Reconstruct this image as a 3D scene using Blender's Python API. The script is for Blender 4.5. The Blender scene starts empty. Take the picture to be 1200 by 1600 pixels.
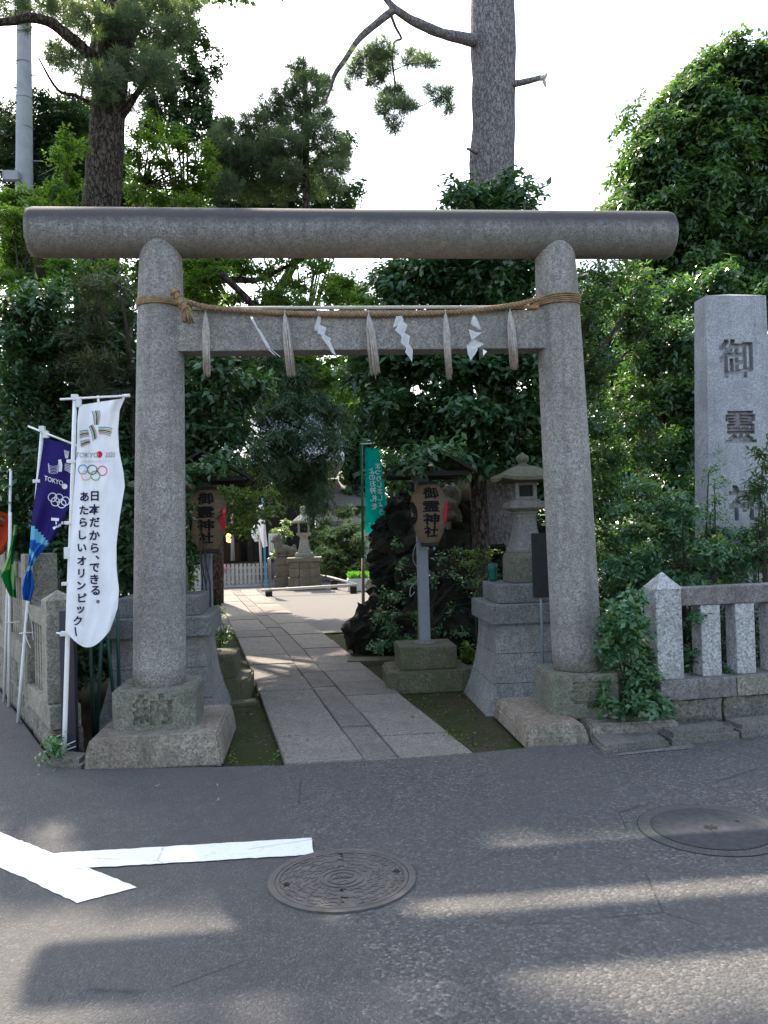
import bpy, bmesh, math, random
import numpy as np
from mathutils import Vector, Matrix, noise
PI = math.pi
random.seed(7)
RNG = np.random.default_rng(11)
S = bpy.context.scene
C = S.collection

# ------------------------------------------------------------------ camera
EYE = Vector((0, 0, 1.55))
YAW, PITCH, ROLL, FPX = math.radians(5.27), math.radians(1.16), math.radians(1.63), 1277.0
_f = Vector((math.sin(YAW) * math.cos(PITCH), math.cos(YAW) * math.cos(PITCH), math.sin(PITCH)))
_r0 = Vector((math.cos(YAW), -math.sin(YAW), 0)); _u0 = _r0.cross(_f)
_r = math.cos(ROLL) * _r0 - math.sin(ROLL) * _u0
_u = math.cos(ROLL) * _u0 + math.sin(ROLL) * _r0
cam = bpy.data.cameras.new('camera')
camo = bpy.data.objects.new('camera', cam); C.objects.link(camo)
camo.matrix_world = Matrix(((_r.x, _u.x, -_f.x, EYE.x), (_r.y, _u.y, -_f.y, EYE.y), (_r.z, _u.z, -_f.z, EYE.z), (0, 0, 0, 1)))
cam.sensor_fit = 'VERTICAL'; cam.sensor_height = 36; cam.sensor_width = 27
cam.lens = FPX / 1600 * 36
cam.clip_start = .05; cam.clip_end = 3000
S.camera = camo

# ------------------------------------------------------------------ sky, sun, exposure
SUN = Vector((-.255, .827, 1)).normalized()
SUN_EL = math.asin(SUN.z); SUN_AZ = math.atan2(SUN.x, SUN.y)
W = bpy.data.worlds.new('World'); S.world = W; W.use_nodes = True
nt = W.node_tree; nt.nodes.clear()
sky = nt.nodes.new('ShaderNodeTexSky'); sky.sky_type = 'NISHITA'; sky.sun_disc = False
sky.sun_elevation = SUN_EL; sky.sun_rotation = SUN_AZ
sky.air_density = 1.3; sky.dust_density = 2.5; sky.ozone_density = 1.0; sky.altitude = 30
bg = nt.nodes.new('ShaderNodeBackground'); bg.inputs[1].default_value = .15
wo = nt.nodes.new('ShaderNodeOutputWorld')
hs_ = nt.nodes.new('ShaderNodeHueSaturation'); hs_.inputs['Saturation'].default_value = .85
nt.links.new(sky.outputs[0], hs_.inputs['Color']); nt.links.new(hs_.outputs[0], bg.inputs[0]); nt.links.new(bg.outputs[0], wo.inputs[0])
sl = bpy.data.lights.new('sun', 'SUN'); sl.energy = 3.9; sl.angle = math.radians(.9); sl.color = (1, .9, .76)
so = bpy.data.objects.new('sun', sl); C.objects.link(so)
so.rotation_euler = SUN.to_track_quat('Z', 'Y').to_euler(); so.location = (0, 0, 40)
S.view_settings.view_transform = 'Standard'; S.view_settings.look = 'None'
S.view_settings.exposure = 1.72; S.view_settings.gamma = 1; S.view_settings.use_curve_mapping = False
S.render.engine = 'CYCLES'
S.cycles.max_bounces = 7; S.cycles.diffuse_bounces = 4; S.cycles.transparent_max_bounces = 8
S.cycles.caustics_reflective = False; S.cycles.caustics_refractive = False

# ------------------------------------------------------------------ helpers
def at(px, py, Y):
    """a surveyed point: photo pixel (1200x1600) seen at distance Y in front of the gate's road side"""
    d = _f + _r * ((px - 600) / FPX) + _u * ((800 - py) / FPX)
    return EYE + d * (Y / d.y)

def tag(o, label=None, cat=None, group=None, kind=None):
    if label: o['label'] = label
    if cat: o['category'] = cat
    if group: o['group'] = group
    if kind: o['kind'] = kind
    return o

def empty(name, loc, label, cat, group=None):
    o = bpy.data.objects.new(name, None); C.objects.link(o)
    o.location = loc; o.empty_display_size = .2
    return tag(o, label, cat, group)

def wloc(o):
    v = Vector((0, 0, 0))
    while o is not None:
        v += o.location; o = o.parent
    return v

def link(name, me, mat, parent=None, loc=None):
    o = bpy.data.objects.new(name, me); C.objects.link(o)
    if mat is not None and not me.materials:
        me.materials.append(mat)
    if parent is not None: o.parent = parent
    if loc is not None:
        o.location = Vector(loc) - (wloc(parent) if parent is not None else Vector((0, 0, 0)))
    return o

def build(name, bm, mat, parent=None, smooth=False, base=None):
    """bm is in world coordinates; the object's origin goes to its parent's (or to base)"""
    off = wloc(parent) if parent is not None else Vector((0, 0, 0))
    if base is not None: off = Vector(base)
    bmesh.ops.translate(bm, verts=bm.verts, vec=-off)
    bmesh.ops.recalc_face_normals(bm, faces=bm.faces)
    me = bpy.data.meshes.new(name); bm.to_mesh(me); bm.free()
    if smooth:
        me.polygons.foreach_set('use_smooth', [True] * len(me.polygons))
    o = link(name, me, mat, parent)
    if base is not None:
        o.location = Vector(base) - (wloc(parent) if parent is not None else Vector((0, 0, 0)))
    return o

def copy_to(o, loc, parent=None, rz=None, label=None, scale=None):
    c = o.copy(); C.objects.link(c)
    if parent is not None: c.parent = parent
    c.location = Vector(loc) - (wloc(c.parent) if c.parent is not None else Vector((0, 0, 0)))
    if rz is not None: c.rotation_euler.z = rz
    if label: c['label'] = label
    if scale: c.scale = scale
    return c

def box(bm, lo, hi, bev=.006, rz=0, piv=None, jit=0, taper=(1, 1), seg=2):
    """bevelled box from corner lo to hi, top scaled by taper, turned rz about piv"""
    b2 = bmesh.new()
    bmesh.ops.create_cube(b2, size=1)
    lo, hi = Vector(lo), Vector(hi); c = (lo + hi) / 2; s = hi - lo
    for v in b2.verts:
        t = taper if v.co.z > 0 else (1, 1)
        v.co = Vector((c.x + v.co.x * s.x * t[0], c.y + v.co.y * s.y * t[1], c.z + v.co.z * s.z))
        if jit: v.co += Vector((random.uniform(-jit, jit), random.uniform(-jit, jit), random.uniform(-jit, jit)))
    if bev: bmesh.ops.bevel(b2, geom=b2.edges[:], offset=bev, segments=seg, affect='EDGES', profile=.6)
    if rz:
        bmesh.ops.rotate(b2, verts=b2.verts, cent=piv if piv is not None else c, matrix=Matrix.Rotation(rz, 3, 'Z'))
    merge(bm, b2)

def merge(bm, b2):
    me = bpy.data.meshes.new('tmp'); b2.to_mesh(me); b2.free(); bm.from_mesh(me); bpy.data.meshes.remove(me)

def rough(bm, amt, freq, cuts=0, keep=None):
    if cuts: bmesh.ops.subdivide_edges(bm, edges=bm.edges[:], cuts=cuts, use_grid_fill=True)
    for v in bm.verts:
        if keep and keep(v.co): continue
        v.co += noise.noise_vector(v.co * freq) * amt

def tube(bm, pts, rad, n=10, cap=True, wob=0, wf=3):
    pts = [Vector(p) for p in pts]
    if not hasattr(rad, '__len__'): rad = [rad] * len(pts)
    rings = []; ref = None
    for i, p in enumerate(pts):
        d = (pts[min(i + 1, len(pts) - 1)] - pts[max(i - 1, 0)]).normalized()
        if ref is None: ref = Vector((0, 0, 1)) if abs(d.z) < .9 else Vector((1, 0, 0))
        a = (ref - d * ref.dot(d))
        if a.length < 1e-4: a = d.orthogonal()
        a.normalize(); ref = a; b = d.cross(a)
        ring = []
        for k in range(n):
            t = 2 * PI * k / n
            q = p + (a * math.cos(t) + b * math.sin(t)) * rad[i]
            if wob: q += (q - p) * noise.noise(q * wf) * wob
            ring.append(bm.verts.new(q))
        rings.append(ring)
    for A, B in zip(rings, rings[1:]):
        for k in range(n):
            bm.faces.new((A[k], A[(k + 1) % n], B[(k + 1) % n], B[k]))
    if cap:
        bm.faces.new(rings[0][::-1]); bm.faces.new(rings[-1])

def lathe(bm, prof, c, n=24, sq=None, rz=0):
    """profile [(r, z)] turned about the vertical through c; sq > 2 squares the section"""
    rings = []
    for r, z in prof:
        ring = []
        for k in range(n):
            t = 2 * PI * (k + .5) / n
            ct, st = math.cos(t), math.sin(t)
            q = 1.0
            if sq: q = (abs(ct) ** sq + abs(st) ** sq) ** (-1 / sq)
            x, y = r * q * ct, r * q * st
            x, y = x * math.cos(rz) - y * math.sin(rz), x * math.sin(rz) + y * math.cos(rz)
            ring.append(bm.verts.new((c[0] + x, c[1] + y, c[2] + z)))
        rings.append(ring)
    for A, B in zip(rings, rings[1:]):
        for k in range(n):
            bm.faces.new((A[k], A[(k + 1) % n], B[(k + 1) % n], B[k]))
    bm.faces.new(rings[0][::-1]); bm.faces.new(rings[-1])

def prism(bm, poly, z0, z1, bev=0):
    lo = [bm.verts.new((p[0], p[1], z0)) for p in poly]; hi = [bm.verts.new((p[0], p[1], z1)) for p in poly]
    bm.faces.new(lo[::-1]); top = bm.faces.new(hi)
    n = len(poly)
    for i in range(n): bm.faces.new((lo[i], lo[(i + 1) % n], hi[(i + 1) % n], hi[i]))
    if bev: bmesh.ops.bevel(bm, geom=list(top.edges), offset=bev, segments=2, affect='EDGES')

def frustum_loft(bm, secs, n_bev=0):
    """stack of rectangles [(cx, cy, hx, hy, z)] joined into one solid"""
    rings = []
    for cx, cy, hx, hy, z in secs:
        rings.append([bm.verts.new((cx + a * hx, cy + b * hy, z)) for a, b in ((-1, -1), (1, -1), (1, 1), (-1, 1))])
    for A, B in zip(rings, rings[1:]):
        for k in range(4): bm.faces.new((A[k], A[(k + 1) % 4], B[(k + 1) % 4], B[k]))
    bm.faces.new(rings[0][::-1]); bm.faces.new(rings[-1])

def text_geo(body, size=1, bold=0, maxlen=None, mirror=False, shear=0):
    cu = bpy.data.curves.new('t', 'FONT'); cu.body = body; cu.size = size; cu.resolution_u = 3
    cu.align_x = 'CENTER'; cu.align_y = 'CENTER'; cu.offset = bold; cu.shear = shear
    o = bpy.data.objects.new('t', cu); C.objects.link(o)
    bpy.context.view_layer.update()
    me = bpy.data.meshes.new_from_object(o.evaluated_get(bpy.context.evaluated_depsgraph_get()))
    bpy.data.objects.remove(o); bpy.data.curves.remove(cu)
    bm = bmesh.new(); bm.from_mesh(me); bpy.data.meshes.remove(me)
    bmesh.ops.remove_doubles(bm, verts=bm.verts, dist=1e-5)
    bmesh.ops.triangulate(bm, faces=bm.faces[:])
    if bm.verts:   # centre each glyph block on its own box
        xs = [v.co.x for v in bm.verts]; ys = [v.co.y for v in bm.verts]
        m = Vector(((min(xs) + max(xs)) / 2, (min(ys) + max(ys)) / 2, 0))
        for v in bm.verts:
            v.co -= m
            if mirror: v.co.x = -v.co.x
    if maxlen:
        for _ in range(4):
            es = [e for e in bm.edges if e.calc_length() > maxlen]
            if not es: break
            bmesh.ops.subdivide_edges(bm, edges=es, cuts=1)
            bmesh.ops.triangulate(bm, faces=[f for f in bm.faces if len(f.verts) > 3])
    return bm

def put_text(bm, body, fn, size, bold=0, maxlen=None, mirror=False, sx=1, sy=1, off=(0, 0), shear=0):
    """lettering mapped through fn(x, y) -> world point"""
    t = text_geo(body, size, bold, maxlen, mirror, shear)
    for v in t.verts: v.co = fn(v.co.x * sx + off[0], v.co.y * sy + off[1])
    merge(bm, t)

def ring_poly(bm, cx, cy, r, w, fn, n=28, a0=0, a1=2 * PI):
    prev = None; seg = n
    for i in range(seg + 1):
        t = a0 + (a1 - a0) * i / seg
        a = bm.verts.new(fn(cx + (r - w / 2) * math.cos(t), cy + (r - w / 2) * math.sin(t)))
        b = bm.verts.new(fn(cx + (r + w / 2) * math.cos(t), cy + (r + w / 2) * math.sin(t)))
        if prev: bm.faces.new((prev[0], prev[1], b, a))
        prev = (a, b)

def strip_poly(bm, pts, w, fn):
    """flat printed stroke through 2-D pts"""
    prev = None
    for i, p in enumerate(pts):
        q0, q1 = pts[max(i - 1, 0)], pts[min(i + 1, len(pts) - 1)]
        dx, dy = q1[0] - q0[0], q1[1] - q0[1]; L = math.hypot(dx, dy) or 1
        nx, ny = -dy / L * w / 2, dx / L * w / 2
        a = bm.verts.new(fn(p[0] + nx, p[1] + ny)); b = bm.verts.new(fn(p[0] - nx, p[1] - ny))
        if prev: bm.faces.new((prev[0], a, b, prev[1]))
        prev = (a, b)

def bool_cut(o, cutbm):
    me = bpy.data.meshes.new('cut'); bmesh.ops.recalc_face_normals(cutbm, faces=cutbm.faces); cutbm.to_mesh(me); cutbm.free()
    k = bpy.data.objects.new('cut', me); C.objects.link(k)
    if o.parent is not None: k.location = wloc(o)
    else: k.location = o.location
    md = o.modifiers.new('b', 'BOOLEAN'); md.operation = 'DIFFERENCE'; md.solver = 'EXACT'; md.use_self = True; md.object = k
    bpy.context.view_layer.update()
    new = bpy.data.meshes.new_from_object(o.evaluated_get(bpy.context.evaluated_depsgraph_get()))
    o.modifiers.clear(); bpy.data.objects.remove(k)
    if len(new.polygons) > 6: o.data = new
    return o

def solid_text(bm, body, cx, cz, y0, y1, size, bold=0, sx=1, sy=1):
    """a block of text standing in the x-z plane between y0 and y1 (for cutting)"""
    for k, (dx, dz) in enumerate(((-1, -.6), (1, .6), (-1, .6), (1, -.6))):
        t = text_geo(body, size, 0)
        r = bmesh.ops.extrude_face_region(t, geom=t.faces[:])
        vs = {g for g in r['geom'] if isinstance(g, bmesh.types.BMVert)}
        for v in t.verts:
            v.co = Vector((cx + v.co.x * sx + dx * bold, (y1 - k * .0007) if v in vs else (y0 - k * .0007), cz + v.co.y * sy + dz * bold))
        merge(bm, t)

# ------------------------------------------------------------------ materials
class NT:
    def __init__(s, name):
        s.m = bpy.data.materials.new(name); s.m.use_nodes = True; s.t = s.m.node_tree
        s.b = s.t.nodes['Principled BSDF']; s.o = s.t.nodes['Material Output']
        s._co = None
    def n(s, typ, **kw):
        x = s.t.nodes.new(typ)
        for k, v in kw.items():
            if k.startswith('i_'): x.inputs[k[2:].replace('_', ' ')].default_value = v
            else: setattr(x, k, v)
        return x
    def l(s, a, b): s.t.links.new(a, b)
    def co(s):
        if s._co is None: s._co = s.n('ShaderNodeTexCoord').outputs['Object']
        return s._co
    def scaled(s, sc):
        m = s.n('ShaderNodeMapping'); m.inputs['Scale'].default_value = sc; s.l(s.co(), m.inputs[0]); return m.outputs[0]
    def noise(s, scale, detail=3, rough=.55, vec=None):
        x = s.n('ShaderNodeTexNoise'); x.inputs['Scale'].default_value = scale; x.inputs['Detail'].default_value = detail; x.inputs['Roughness'].default_value = rough
        s.l(vec if vec is not None else s.co(), x.inputs['Vector']); return x.outputs['Fac']
    def voro(s, scale, out='Color', feature='F1', vec=None, rnd=1):
        x = s.n('ShaderNodeTexVoronoi'); x.feature = feature; x.inputs['Scale'].default_value = scale; x.inputs['Randomness'].default_value = rnd
        s.l(vec if vec is not None else s.co(), x.inputs['Vector']); return x.outputs[out]
    def ramp(s, fac, stops):
        r = s.n('ShaderNodeValToRGB'); cr = r.color_ramp
        while len(cr.elements) < len(stops): cr.elements.new(.5)
        for e, (p, c) in zip(cr.elements, stops):
            e.position = p; e.color = (*c, 1) if hasattr(c, '__len__') else (c, c, c, 1)
        s.l(fac, r.inputs[0]); return r.outputs[0]
    def mix(s, fac, a, b, mode='MIX'):
        m = s.n('ShaderNodeMix'); m.data_type = 'RGBA'; m.blend_type = mode
        for v, i in ((fac, 0), (a, 6), (b, 7)):
            if hasattr(v, 'is_linked'): s.l(v, m.inputs[i])
            elif hasattr(v, '__len__'): m.inputs[i].default_value = (*v, 1)
            else: m.inputs[i].default_value = v if i == 0 else (v, v, v, 1)
        return m.outputs[2]
    def math(s, op, a, b=0.0, clamp=False):
        m = s.n('ShaderNodeMath'); m.operation = op; m.use_clamp = clamp
        for v, i in ((a, 0), (b, 1)):
            if hasattr(v, 'is_linked'): s.l(v, m.inputs[i])
            else: m.inputs[i].default_value = v
        return m.outputs[0]
    def sep(s, which):
        x = s.n('ShaderNodeSeparateXYZ'); s.l(s.co(), x.inputs[0]); return x.outputs[which]
    def bump(s, h, strength=.4, dist=.01, prev=None):
        b = s.n('ShaderNodeBump'); b.inputs['Strength'].default_value = strength; b.inputs['Distance'].default_value = dist
        s.l(h, b.inputs['Height'])
        if prev is not None: s.l(prev, b.inputs['Normal'])
        return b.outputs[0]
    def done(s, col, rough=.8, normal=None, spec=.3, metal=0):
        if hasattr(col, 'is_linked'): s.l(col, s.b.inputs['Base Color'])
        else: s.b.inputs['Base Color'].default_value = (*col, 1)
        if hasattr(rough, 'is_linked'): s.l(rough, s.b.inputs['Roughness'])
        else: s.b.inputs['Roughness'].default_value = rough
        s.b.inputs['Specular IOR Level'].default_value = spec; s.b.inputs['Metallic'].default_value = metal
        if normal is not None: s.l(normal, s.b.inputs['Normal'])
        return s.m

def granite(name, base=(.36, .35, .35), dark=.1, grain=170, stain=(.16, .15, .13), stain_amt=.5, moss=0, soot=None, rough_=.85, bmp=.35, streak=0):
    g = NT(name)
    v = g.voro(grain)
    x = g.n('ShaderNodeSeparateColor'); g.l(v, x.inputs[0])
    lo = tuple(c * dark / .36 for c in base); hi = tuple(min(1, c * 1.45) for c in base)
    sp = g.ramp(x.outputs[0], [(.0, lo), (.2, tuple(c * .62 for c in base)), (.5, base), (.78, hi), (1, tuple(min(1, c * 1.7) for c in base))])
    fine = g.noise(grain * .8, 2, .7)
    col = g.mix(.6, sp, g.ramp(fine, [(.36, tuple(c * .45 for c in base)), (.5, base), (.64, tuple(c * 1.5 for c in base))]))
    mot = g.noise(grain * .26, 3, .6)
    col = g.mix(1.0, col, g.ramp(mot, [(.32, .8), (.5, 1.0), (.68, 1.15)]), 'MULTIPLY')
    big = g.noise(2.2, 5, .65)
    col = g.mix(g.math('MULTIPLY', g.ramp(big, [(.4, 0), (.72, 1)]), stain_amt), col, stain)
    blot = g.noise(6.5, 6, .72)
    col = g.mix(g.ramp(blot, [(.52, 0), (.7, .45)]), col, tuple(c * .5 for c in base))
    lv = g.noise(15, 4, .6); lm = g.noise(1.4, 3, .5)
    col = g.mix(g.math('MULTIPLY', g.ramp(lv, [(.62, 0), (.68, .5)]), g.ramp(lm, [(.48, 0), (.6, 1)])), col, tuple(min(1, c * 1.35) for c in base))
    if streak:
        sv = g.scaled((14, 14, .7)); st = g.noise(1.0, 4, .6, sv)
        col = g.mix(g.math('MULTIPLY', g.ramp(st, [(.5, 0), (.75, 1)]), streak), col, tuple(c * .35 for c in base))
    if moss:
        mz = g.noise(7, 5, .7)
        col = g.mix(g.math('MULTIPLY', g.ramp(mz, [(.45, 0), (.68, 1)]), moss), col, (.075, .085, .035))
    if soot:
        z0, z1 = soot
        f = g.math('ADD', g.math('DIVIDE', g.math('SUBTRACT', g.sep(2), z0), z1 - z0), g.math('MULTIPLY', g.math('SUBTRACT', g.noise(5, 5, .7), .5), .9), True)
        col = g.mix(g.math('MULTIPLY', f, .9), col, (.06, .054, .055))
        f2 = g.math('ADD', g.math('DIVIDE', g.math('SUBTRACT', -.02, g.sep(2)), .1), g.math('MULTIPLY', g.math('SUBTRACT', g.noise(9, 5, .7), .55), 1.2), True)
        col = g.mix(g.math('MULTIPLY', f2, .45), col, (.13, .122, .095))
    h = g.math('ADD', g.math('MULTIPLY', fine, .7), g.math('MULTIPLY', x.outputs[1], .5))
    return g.done(col, rough_, g.bump(h, bmp, .004), .25)

def plain(name, col, rough_=.6, var=.15, scale=8, spec=.4, metal=0, bmp=0, bscale=60):
    g = NT(name)
    nz = g.noise(scale, 5, .6)
    c = g.ramp(nz, [(.3, tuple(x * (1 - var) for x in col)), (.7, tuple(min(1, x * (1 + var)) for x in col))])
    nm = g.bump(g.noise(bscale, 3), bmp, .004) if bmp else None
    return g.done(c, rough_, nm, spec, metal)

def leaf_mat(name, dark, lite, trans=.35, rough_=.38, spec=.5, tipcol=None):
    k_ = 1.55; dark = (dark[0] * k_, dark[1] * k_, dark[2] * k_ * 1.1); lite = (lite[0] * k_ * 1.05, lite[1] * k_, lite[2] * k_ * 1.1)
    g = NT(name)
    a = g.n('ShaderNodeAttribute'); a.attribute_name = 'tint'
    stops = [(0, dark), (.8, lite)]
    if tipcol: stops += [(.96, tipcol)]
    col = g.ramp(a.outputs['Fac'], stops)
    g.done(col, rough_, None, spec)
    tr = g.n('ShaderNodeBsdfTranslucent')
    tc = g.mix(1.0, col, (1.45, 1.6, .6), 'MULTIPLY'); g.l(tc, tr.inputs[0])
    mx = g.n('ShaderNodeMixShader'); mx.inputs[0].default_value = trans
    g.l(g.b.outputs[0], mx.inputs[1]); g.l(tr.outputs[0], mx.inputs[2]); g.l(mx.outputs[0], g.o.inputs[0])
    return g.m

def bark_mat(name, a, b, sc=(9, 9, 3.0), bm_=1.0):
    g = NT(name)
    vec = g.scaled(sc)
    wv = g.n('ShaderNodeVectorMath'); wv.operation = 'ADD'
    nz = g.n('ShaderNodeTexNoise'); nz.inputs['Scale'].default_value = 3; g.l(vec, nz.inputs['Vector'])
    g.l(vec, wv.inputs[0]); g.l(nz.outputs['Color'], wv.inputs[1])
    e = g.voro(1.6, 'Distance', 'DISTANCE_TO_EDGE', wv.outputs[0])
    crack = g.ramp(e, [(0, 0), (.12, 1)])
    fine = g.noise(22, 5, .7)
    col = g.mix(crack, tuple(x * .55 for x in a), g.ramp(fine, [(.3, a), (.7, b)]))
    h = g.math('ADD', crack, g.math('MULTIPLY', fine, .5))
    return g.done(col, .95, g.bump(h, bm_, .03), .1)

M = {}
M['torii'] = granite('torii granite', (.295, .272, .252), .11, 105, (.15, .14, .128), .55, .2, streak=.45)
M['beam'] = granite('top beam granite', (.225, .208, .195), .1, 105, (.13, .12, .105), .5, .1, (.0, .07), streak=.55)
M['base'] = granite('mossy base granite', (.2, .19, .155), .09, 90, (.1, .105, .07), .6, .45)
M['plinth'] = granite('brownish plinth granite', (.27, .225, .18), .09, 85, (.09, .065, .05), .6, .25, streak=.75)
M['stele'] = granite('pale blue stele granite', (.37, .375, .395), .2, 150, (.2, .2, .215), .6, bmp=.2, streak=.35)
M['fence'] = granite('fence granite', (.4, .392, .385), .13, 75, (.17, .155, .135), .35, streak=.3)
M['rail'] = granite('stained rail granite', (.25, .23, .22), .09, 85, (.08, .06, .06), .75, streak=.85)
M['wallstone'] = granite('rough wall stone', (.2, .18, .155), .07, 60, (.08, .07, .055), .5, .25, bmp=.9)
M['oldfence'] = granite('older fence granite', (.25, .23, .19), .08, 85, (.1, .09, .065), .5, .25)
M['platform'] = granite('platform stone', (.26, .25, .235), .13, 120, (.1, .09, .085), .6, .15, streak=.6)
M['slab'] = granite('dark slab granite', (.185, .185, .18), .07, 100, (.08, .085, .07), .4, .25)
M['lantern'] = granite('lantern stone', (.2, .185, .17), .15, 130, (.12, .1, .085), .5, .15)
M['lanternroof'] = granite('mossy lantern roof', (.12, .11, .08), .07, 110, (.055, .065, .03), .5, .6)
M['mossblock'] = granite('mossy foot block', (.12, .11, .075), .07, 100, (.065, .06, .03), .5, .7)
M['paving'] = granite('paving slab granite', (.21, .186, .158), .1, 95, (.13, .12, .1), .5, bmp=.6)
M['paving_b'] = granite('paving slab brownish', (.17, .15, .13), .09, 95, (.1, .088, .075), .5, bmp=.6)
M['farstone'] = granite('far stone', (.36, .33, .28), .15, 90, (.16, .14, .1), .5, .2)
M['farstone_dark'] = granite('far base stone', (.2, .175, .13), .08, 90, (.1, .085, .06), .5, .3)
M['kerb'] = granite('kerb concrete', (.17, .158, .14), .08, 110, (.08, .072, .055), .6, .2, bmp=.7)

def asphalt():
    """two lays of asphalt: a fine older patch on the left, coarse worn aggregate on the right"""
    g = NT('asphalt')
    big = g.noise(.55, 4, .6); mid = g.noise(9, 4, .7); wear = g.noise(2.3, 5, .65)
    def lay(sc, lo, md, hi, top):
        v = g.voro(sc); x = g.n('ShaderNodeSeparateColor'); g.l(v, x.inputs[0]); d = g.voro(sc, 'Distance')
        return g.ramp(x.outputs[0], [(0, lo), (.5, md), (.86, hi), (.97, top)]), d
    fine, d1 = lay(125, (.058, .056, .055), (.077, .0745, .073), (.096, .092, .089), (.145, .138, .13))
    coarse, d2 = lay(84, (.05, .048, .047), (.082, .079, .077), (.12, .114, .108), (.19, .18, .168))
    m = g.math('ADD', g.math('SUBTRACT', g.sep(0), g.math('MULTIPLY', g.math('SUBTRACT', 3.0, g.sep(1)), .25)), g.math('MULTIPLY', g.math('SUBTRACT', wear, .5), .5))
    mask = g.ramp(m, [(.12, 0), (.22, 1)])
    y_ = g.ramp(g.sep(1), [(0, 0), (1, 1)])
    col = g.mix(mask, fine, coarse)
    col = g.mix(g.ramp(mid, [(.35, .35), (.6, 0)]), col, (.048, .046, .046))
    col = g.mix(g.math('MULTIPLY', g.ramp(big, [(.42, .5), (.58, 0)]), 1.0), col, (.08, .077, .075))
    col = g.mix(g.ramp(wear, [(.56, 0), (.72, .4)]), col, (.045, .043, .043))
    e = g.voro(.55, 'Distance', 'DISTANCE_TO_EDGE', g.scaled((1, 1, 1)))
    crack = g.math('MULTIPLY', g.ramp(e, [(0.001, 1), (.0035, 0)]), g.ramp(g.noise(1.3, 4), [(.52, 0), (.56, .8)]))
    col = g.mix(crack, col, (.025, .024, .024))
    dd = g.n('ShaderNodeMix'); dd.data_type = 'FLOAT'; g.l(mask, dd.inputs[0]); g.l(d1, dd.inputs[2]); g.l(d2, dd.inputs[3])
    h = g.math('SUBTRACT', g.math('ADD', g.math('SUBTRACT', 1, g.math('MULTIPLY', dd.outputs[0], 1.4)), g.math('MULTIPLY', mid, .8)), crack)
    return g.done(col, .85, g.bump(h, .7, .006), .3)
M['asphalt'] = asphalt()

def ground_mat(name, a, b, moss, amt, sc=6):
    g = NT(name)
    c = g.ramp(g.noise(sc * 8, 6, .7), [(.3, a), (.7, b)])
    c = g.mix(g.math('MULTIPLY', g.ramp(g.noise(sc * .5, 5, .7), [(.35, 0), (.6, 1)]), amt), c, moss)
    h = g.math('ADD', g.noise(40, 5, .7), g.noise(8, 3))
    return g.done(c, .95, g.bump(h, .8, .012), .1)
M['earth'] = ground_mat('bare earth', (.03, .026, .02), (.06, .05, .04), (.05, .06, .02), .5)
M['moss'] = ground_mat('mossy ground', (.024, .02, .014), (.1, .08, .056), (.03, .046, .01), .9, 4.5)
M['court'] = ground_mat('pale courtyard asphalt', (.13, .12, .115), (.2, .185, .175), (.15, .14, .125), .4)

def paint_mat():
    g = NT('road paint')
    n1 = g.noise(35, 5, .7)
    c = g.ramp(n1, [(.25, (.6, .6, .59)), (.5, (.74, .74, .73))])
    big = g.noise(4, 5, .65); sp = g.noise(170, 3, .6)
    c = g.mix(g.math('MULTIPLY', g.ramp(sp, [(.6, 0), (.68, 1)]), g.ramp(big, [(.42, .05), (.65, .75)])), c, (.16, .155, .15))
    e = g.voro(1.1, 'Distance', 'DISTANCE_TO_EDGE', g.scaled((1.3, 1.3, 1.3)))
    c = g.mix(g.math('MULTIPLY', g.ramp(e, [(0.002, 1), (.006, 0)]), g.ramp(g.noise(5, 4), [(.47, 0), (.54, .7)])), c, (.2, .2, .2))
    return g.done(c, .6, g.bump(g.noise(120, 3), .3, .003), .4)
M['paint'] = paint_mat()
def iron_mat(name, col):
    g = NT(name)
    c = g.ramp(g.noise(14, 5, .65), [(.3, tuple(x * .7 for x in col)), (.7, tuple(x * 1.35 for x in col))])
    return g.done(c, .55, g.bump(g.noise(160, 3), .25, .002), .5, .35)
M['iron'] = iron_mat('cast iron', (.105, .096, .088))
M['iron_low'] = iron_mat('cast iron recess', (.115, .105, .097))
M['lidconcrete'] = plain('manhole concrete', (.062, .061, .063), .95, .22, 22, .1, 0, .3, 120)
M['dark'] = plain('dark gap', (.015, .014, .013), .9)
M['rope'] = plain('straw rope', (.27, .185, .11), .9, .35, 30, .15, 0, .6, 150)
M['tassel'] = plain('bleached straw', (.46, .40, .35), .9, .3, 40, .1)
M['paper'] = None
M['bamboo'] = plain('grey bamboo', (.42, .40, .36), .5, .25, 12, .4)
M['whitepole'] = plain('white plastic pole', (.78, .78, .77), .4, .06, 20, .5)
M['clip'] = plain('white plastic clip', (.68, .68, .68), .45, .08)
def cloth(name, col, tr=.25):
    g = NT(name)
    c = g.ramp(g.noise(6, 4), [(.3, tuple(x * .92 for x in col)), (.7, col)])
    w = g.noise(420, 2)
    g.done(c, .85, g.bump(w, .2, .001), .15)
    t = g.n('ShaderNodeBsdfTranslucent'); g.l(c, t.inputs[0])
    mx = g.n('ShaderNodeMixShader'); mx.inputs[0].default_value = tr
    g.l(g.b.outputs[0], mx.inputs[1]); g.l(t.outputs[0], mx.inputs[2]); g.l(mx.outputs[0], g.o.inputs[0])
    return g.m
M['cloth_white'] = cloth('white banner cloth', (.86, .85, .88), .1)
M['paper'] = cloth('white paper', (.92, .92, .92), .08)
M['cloth_navy'] = cloth('navy banner cloth', (.026, .018, .14), .15)
M['cloth_blue'] = cloth('mid blue banner cloth', (.02, .12, .45), .2)
M['cloth_sky'] = cloth('light blue banner cloth', (.16, .5, .68), .2)
M['cloth_green'] = cloth('deep green banner cloth', (.01, .2, .045), .3)
M['cloth_lime'] = cloth('pale green banner cloth', (.25, .47, .16), .3)
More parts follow.
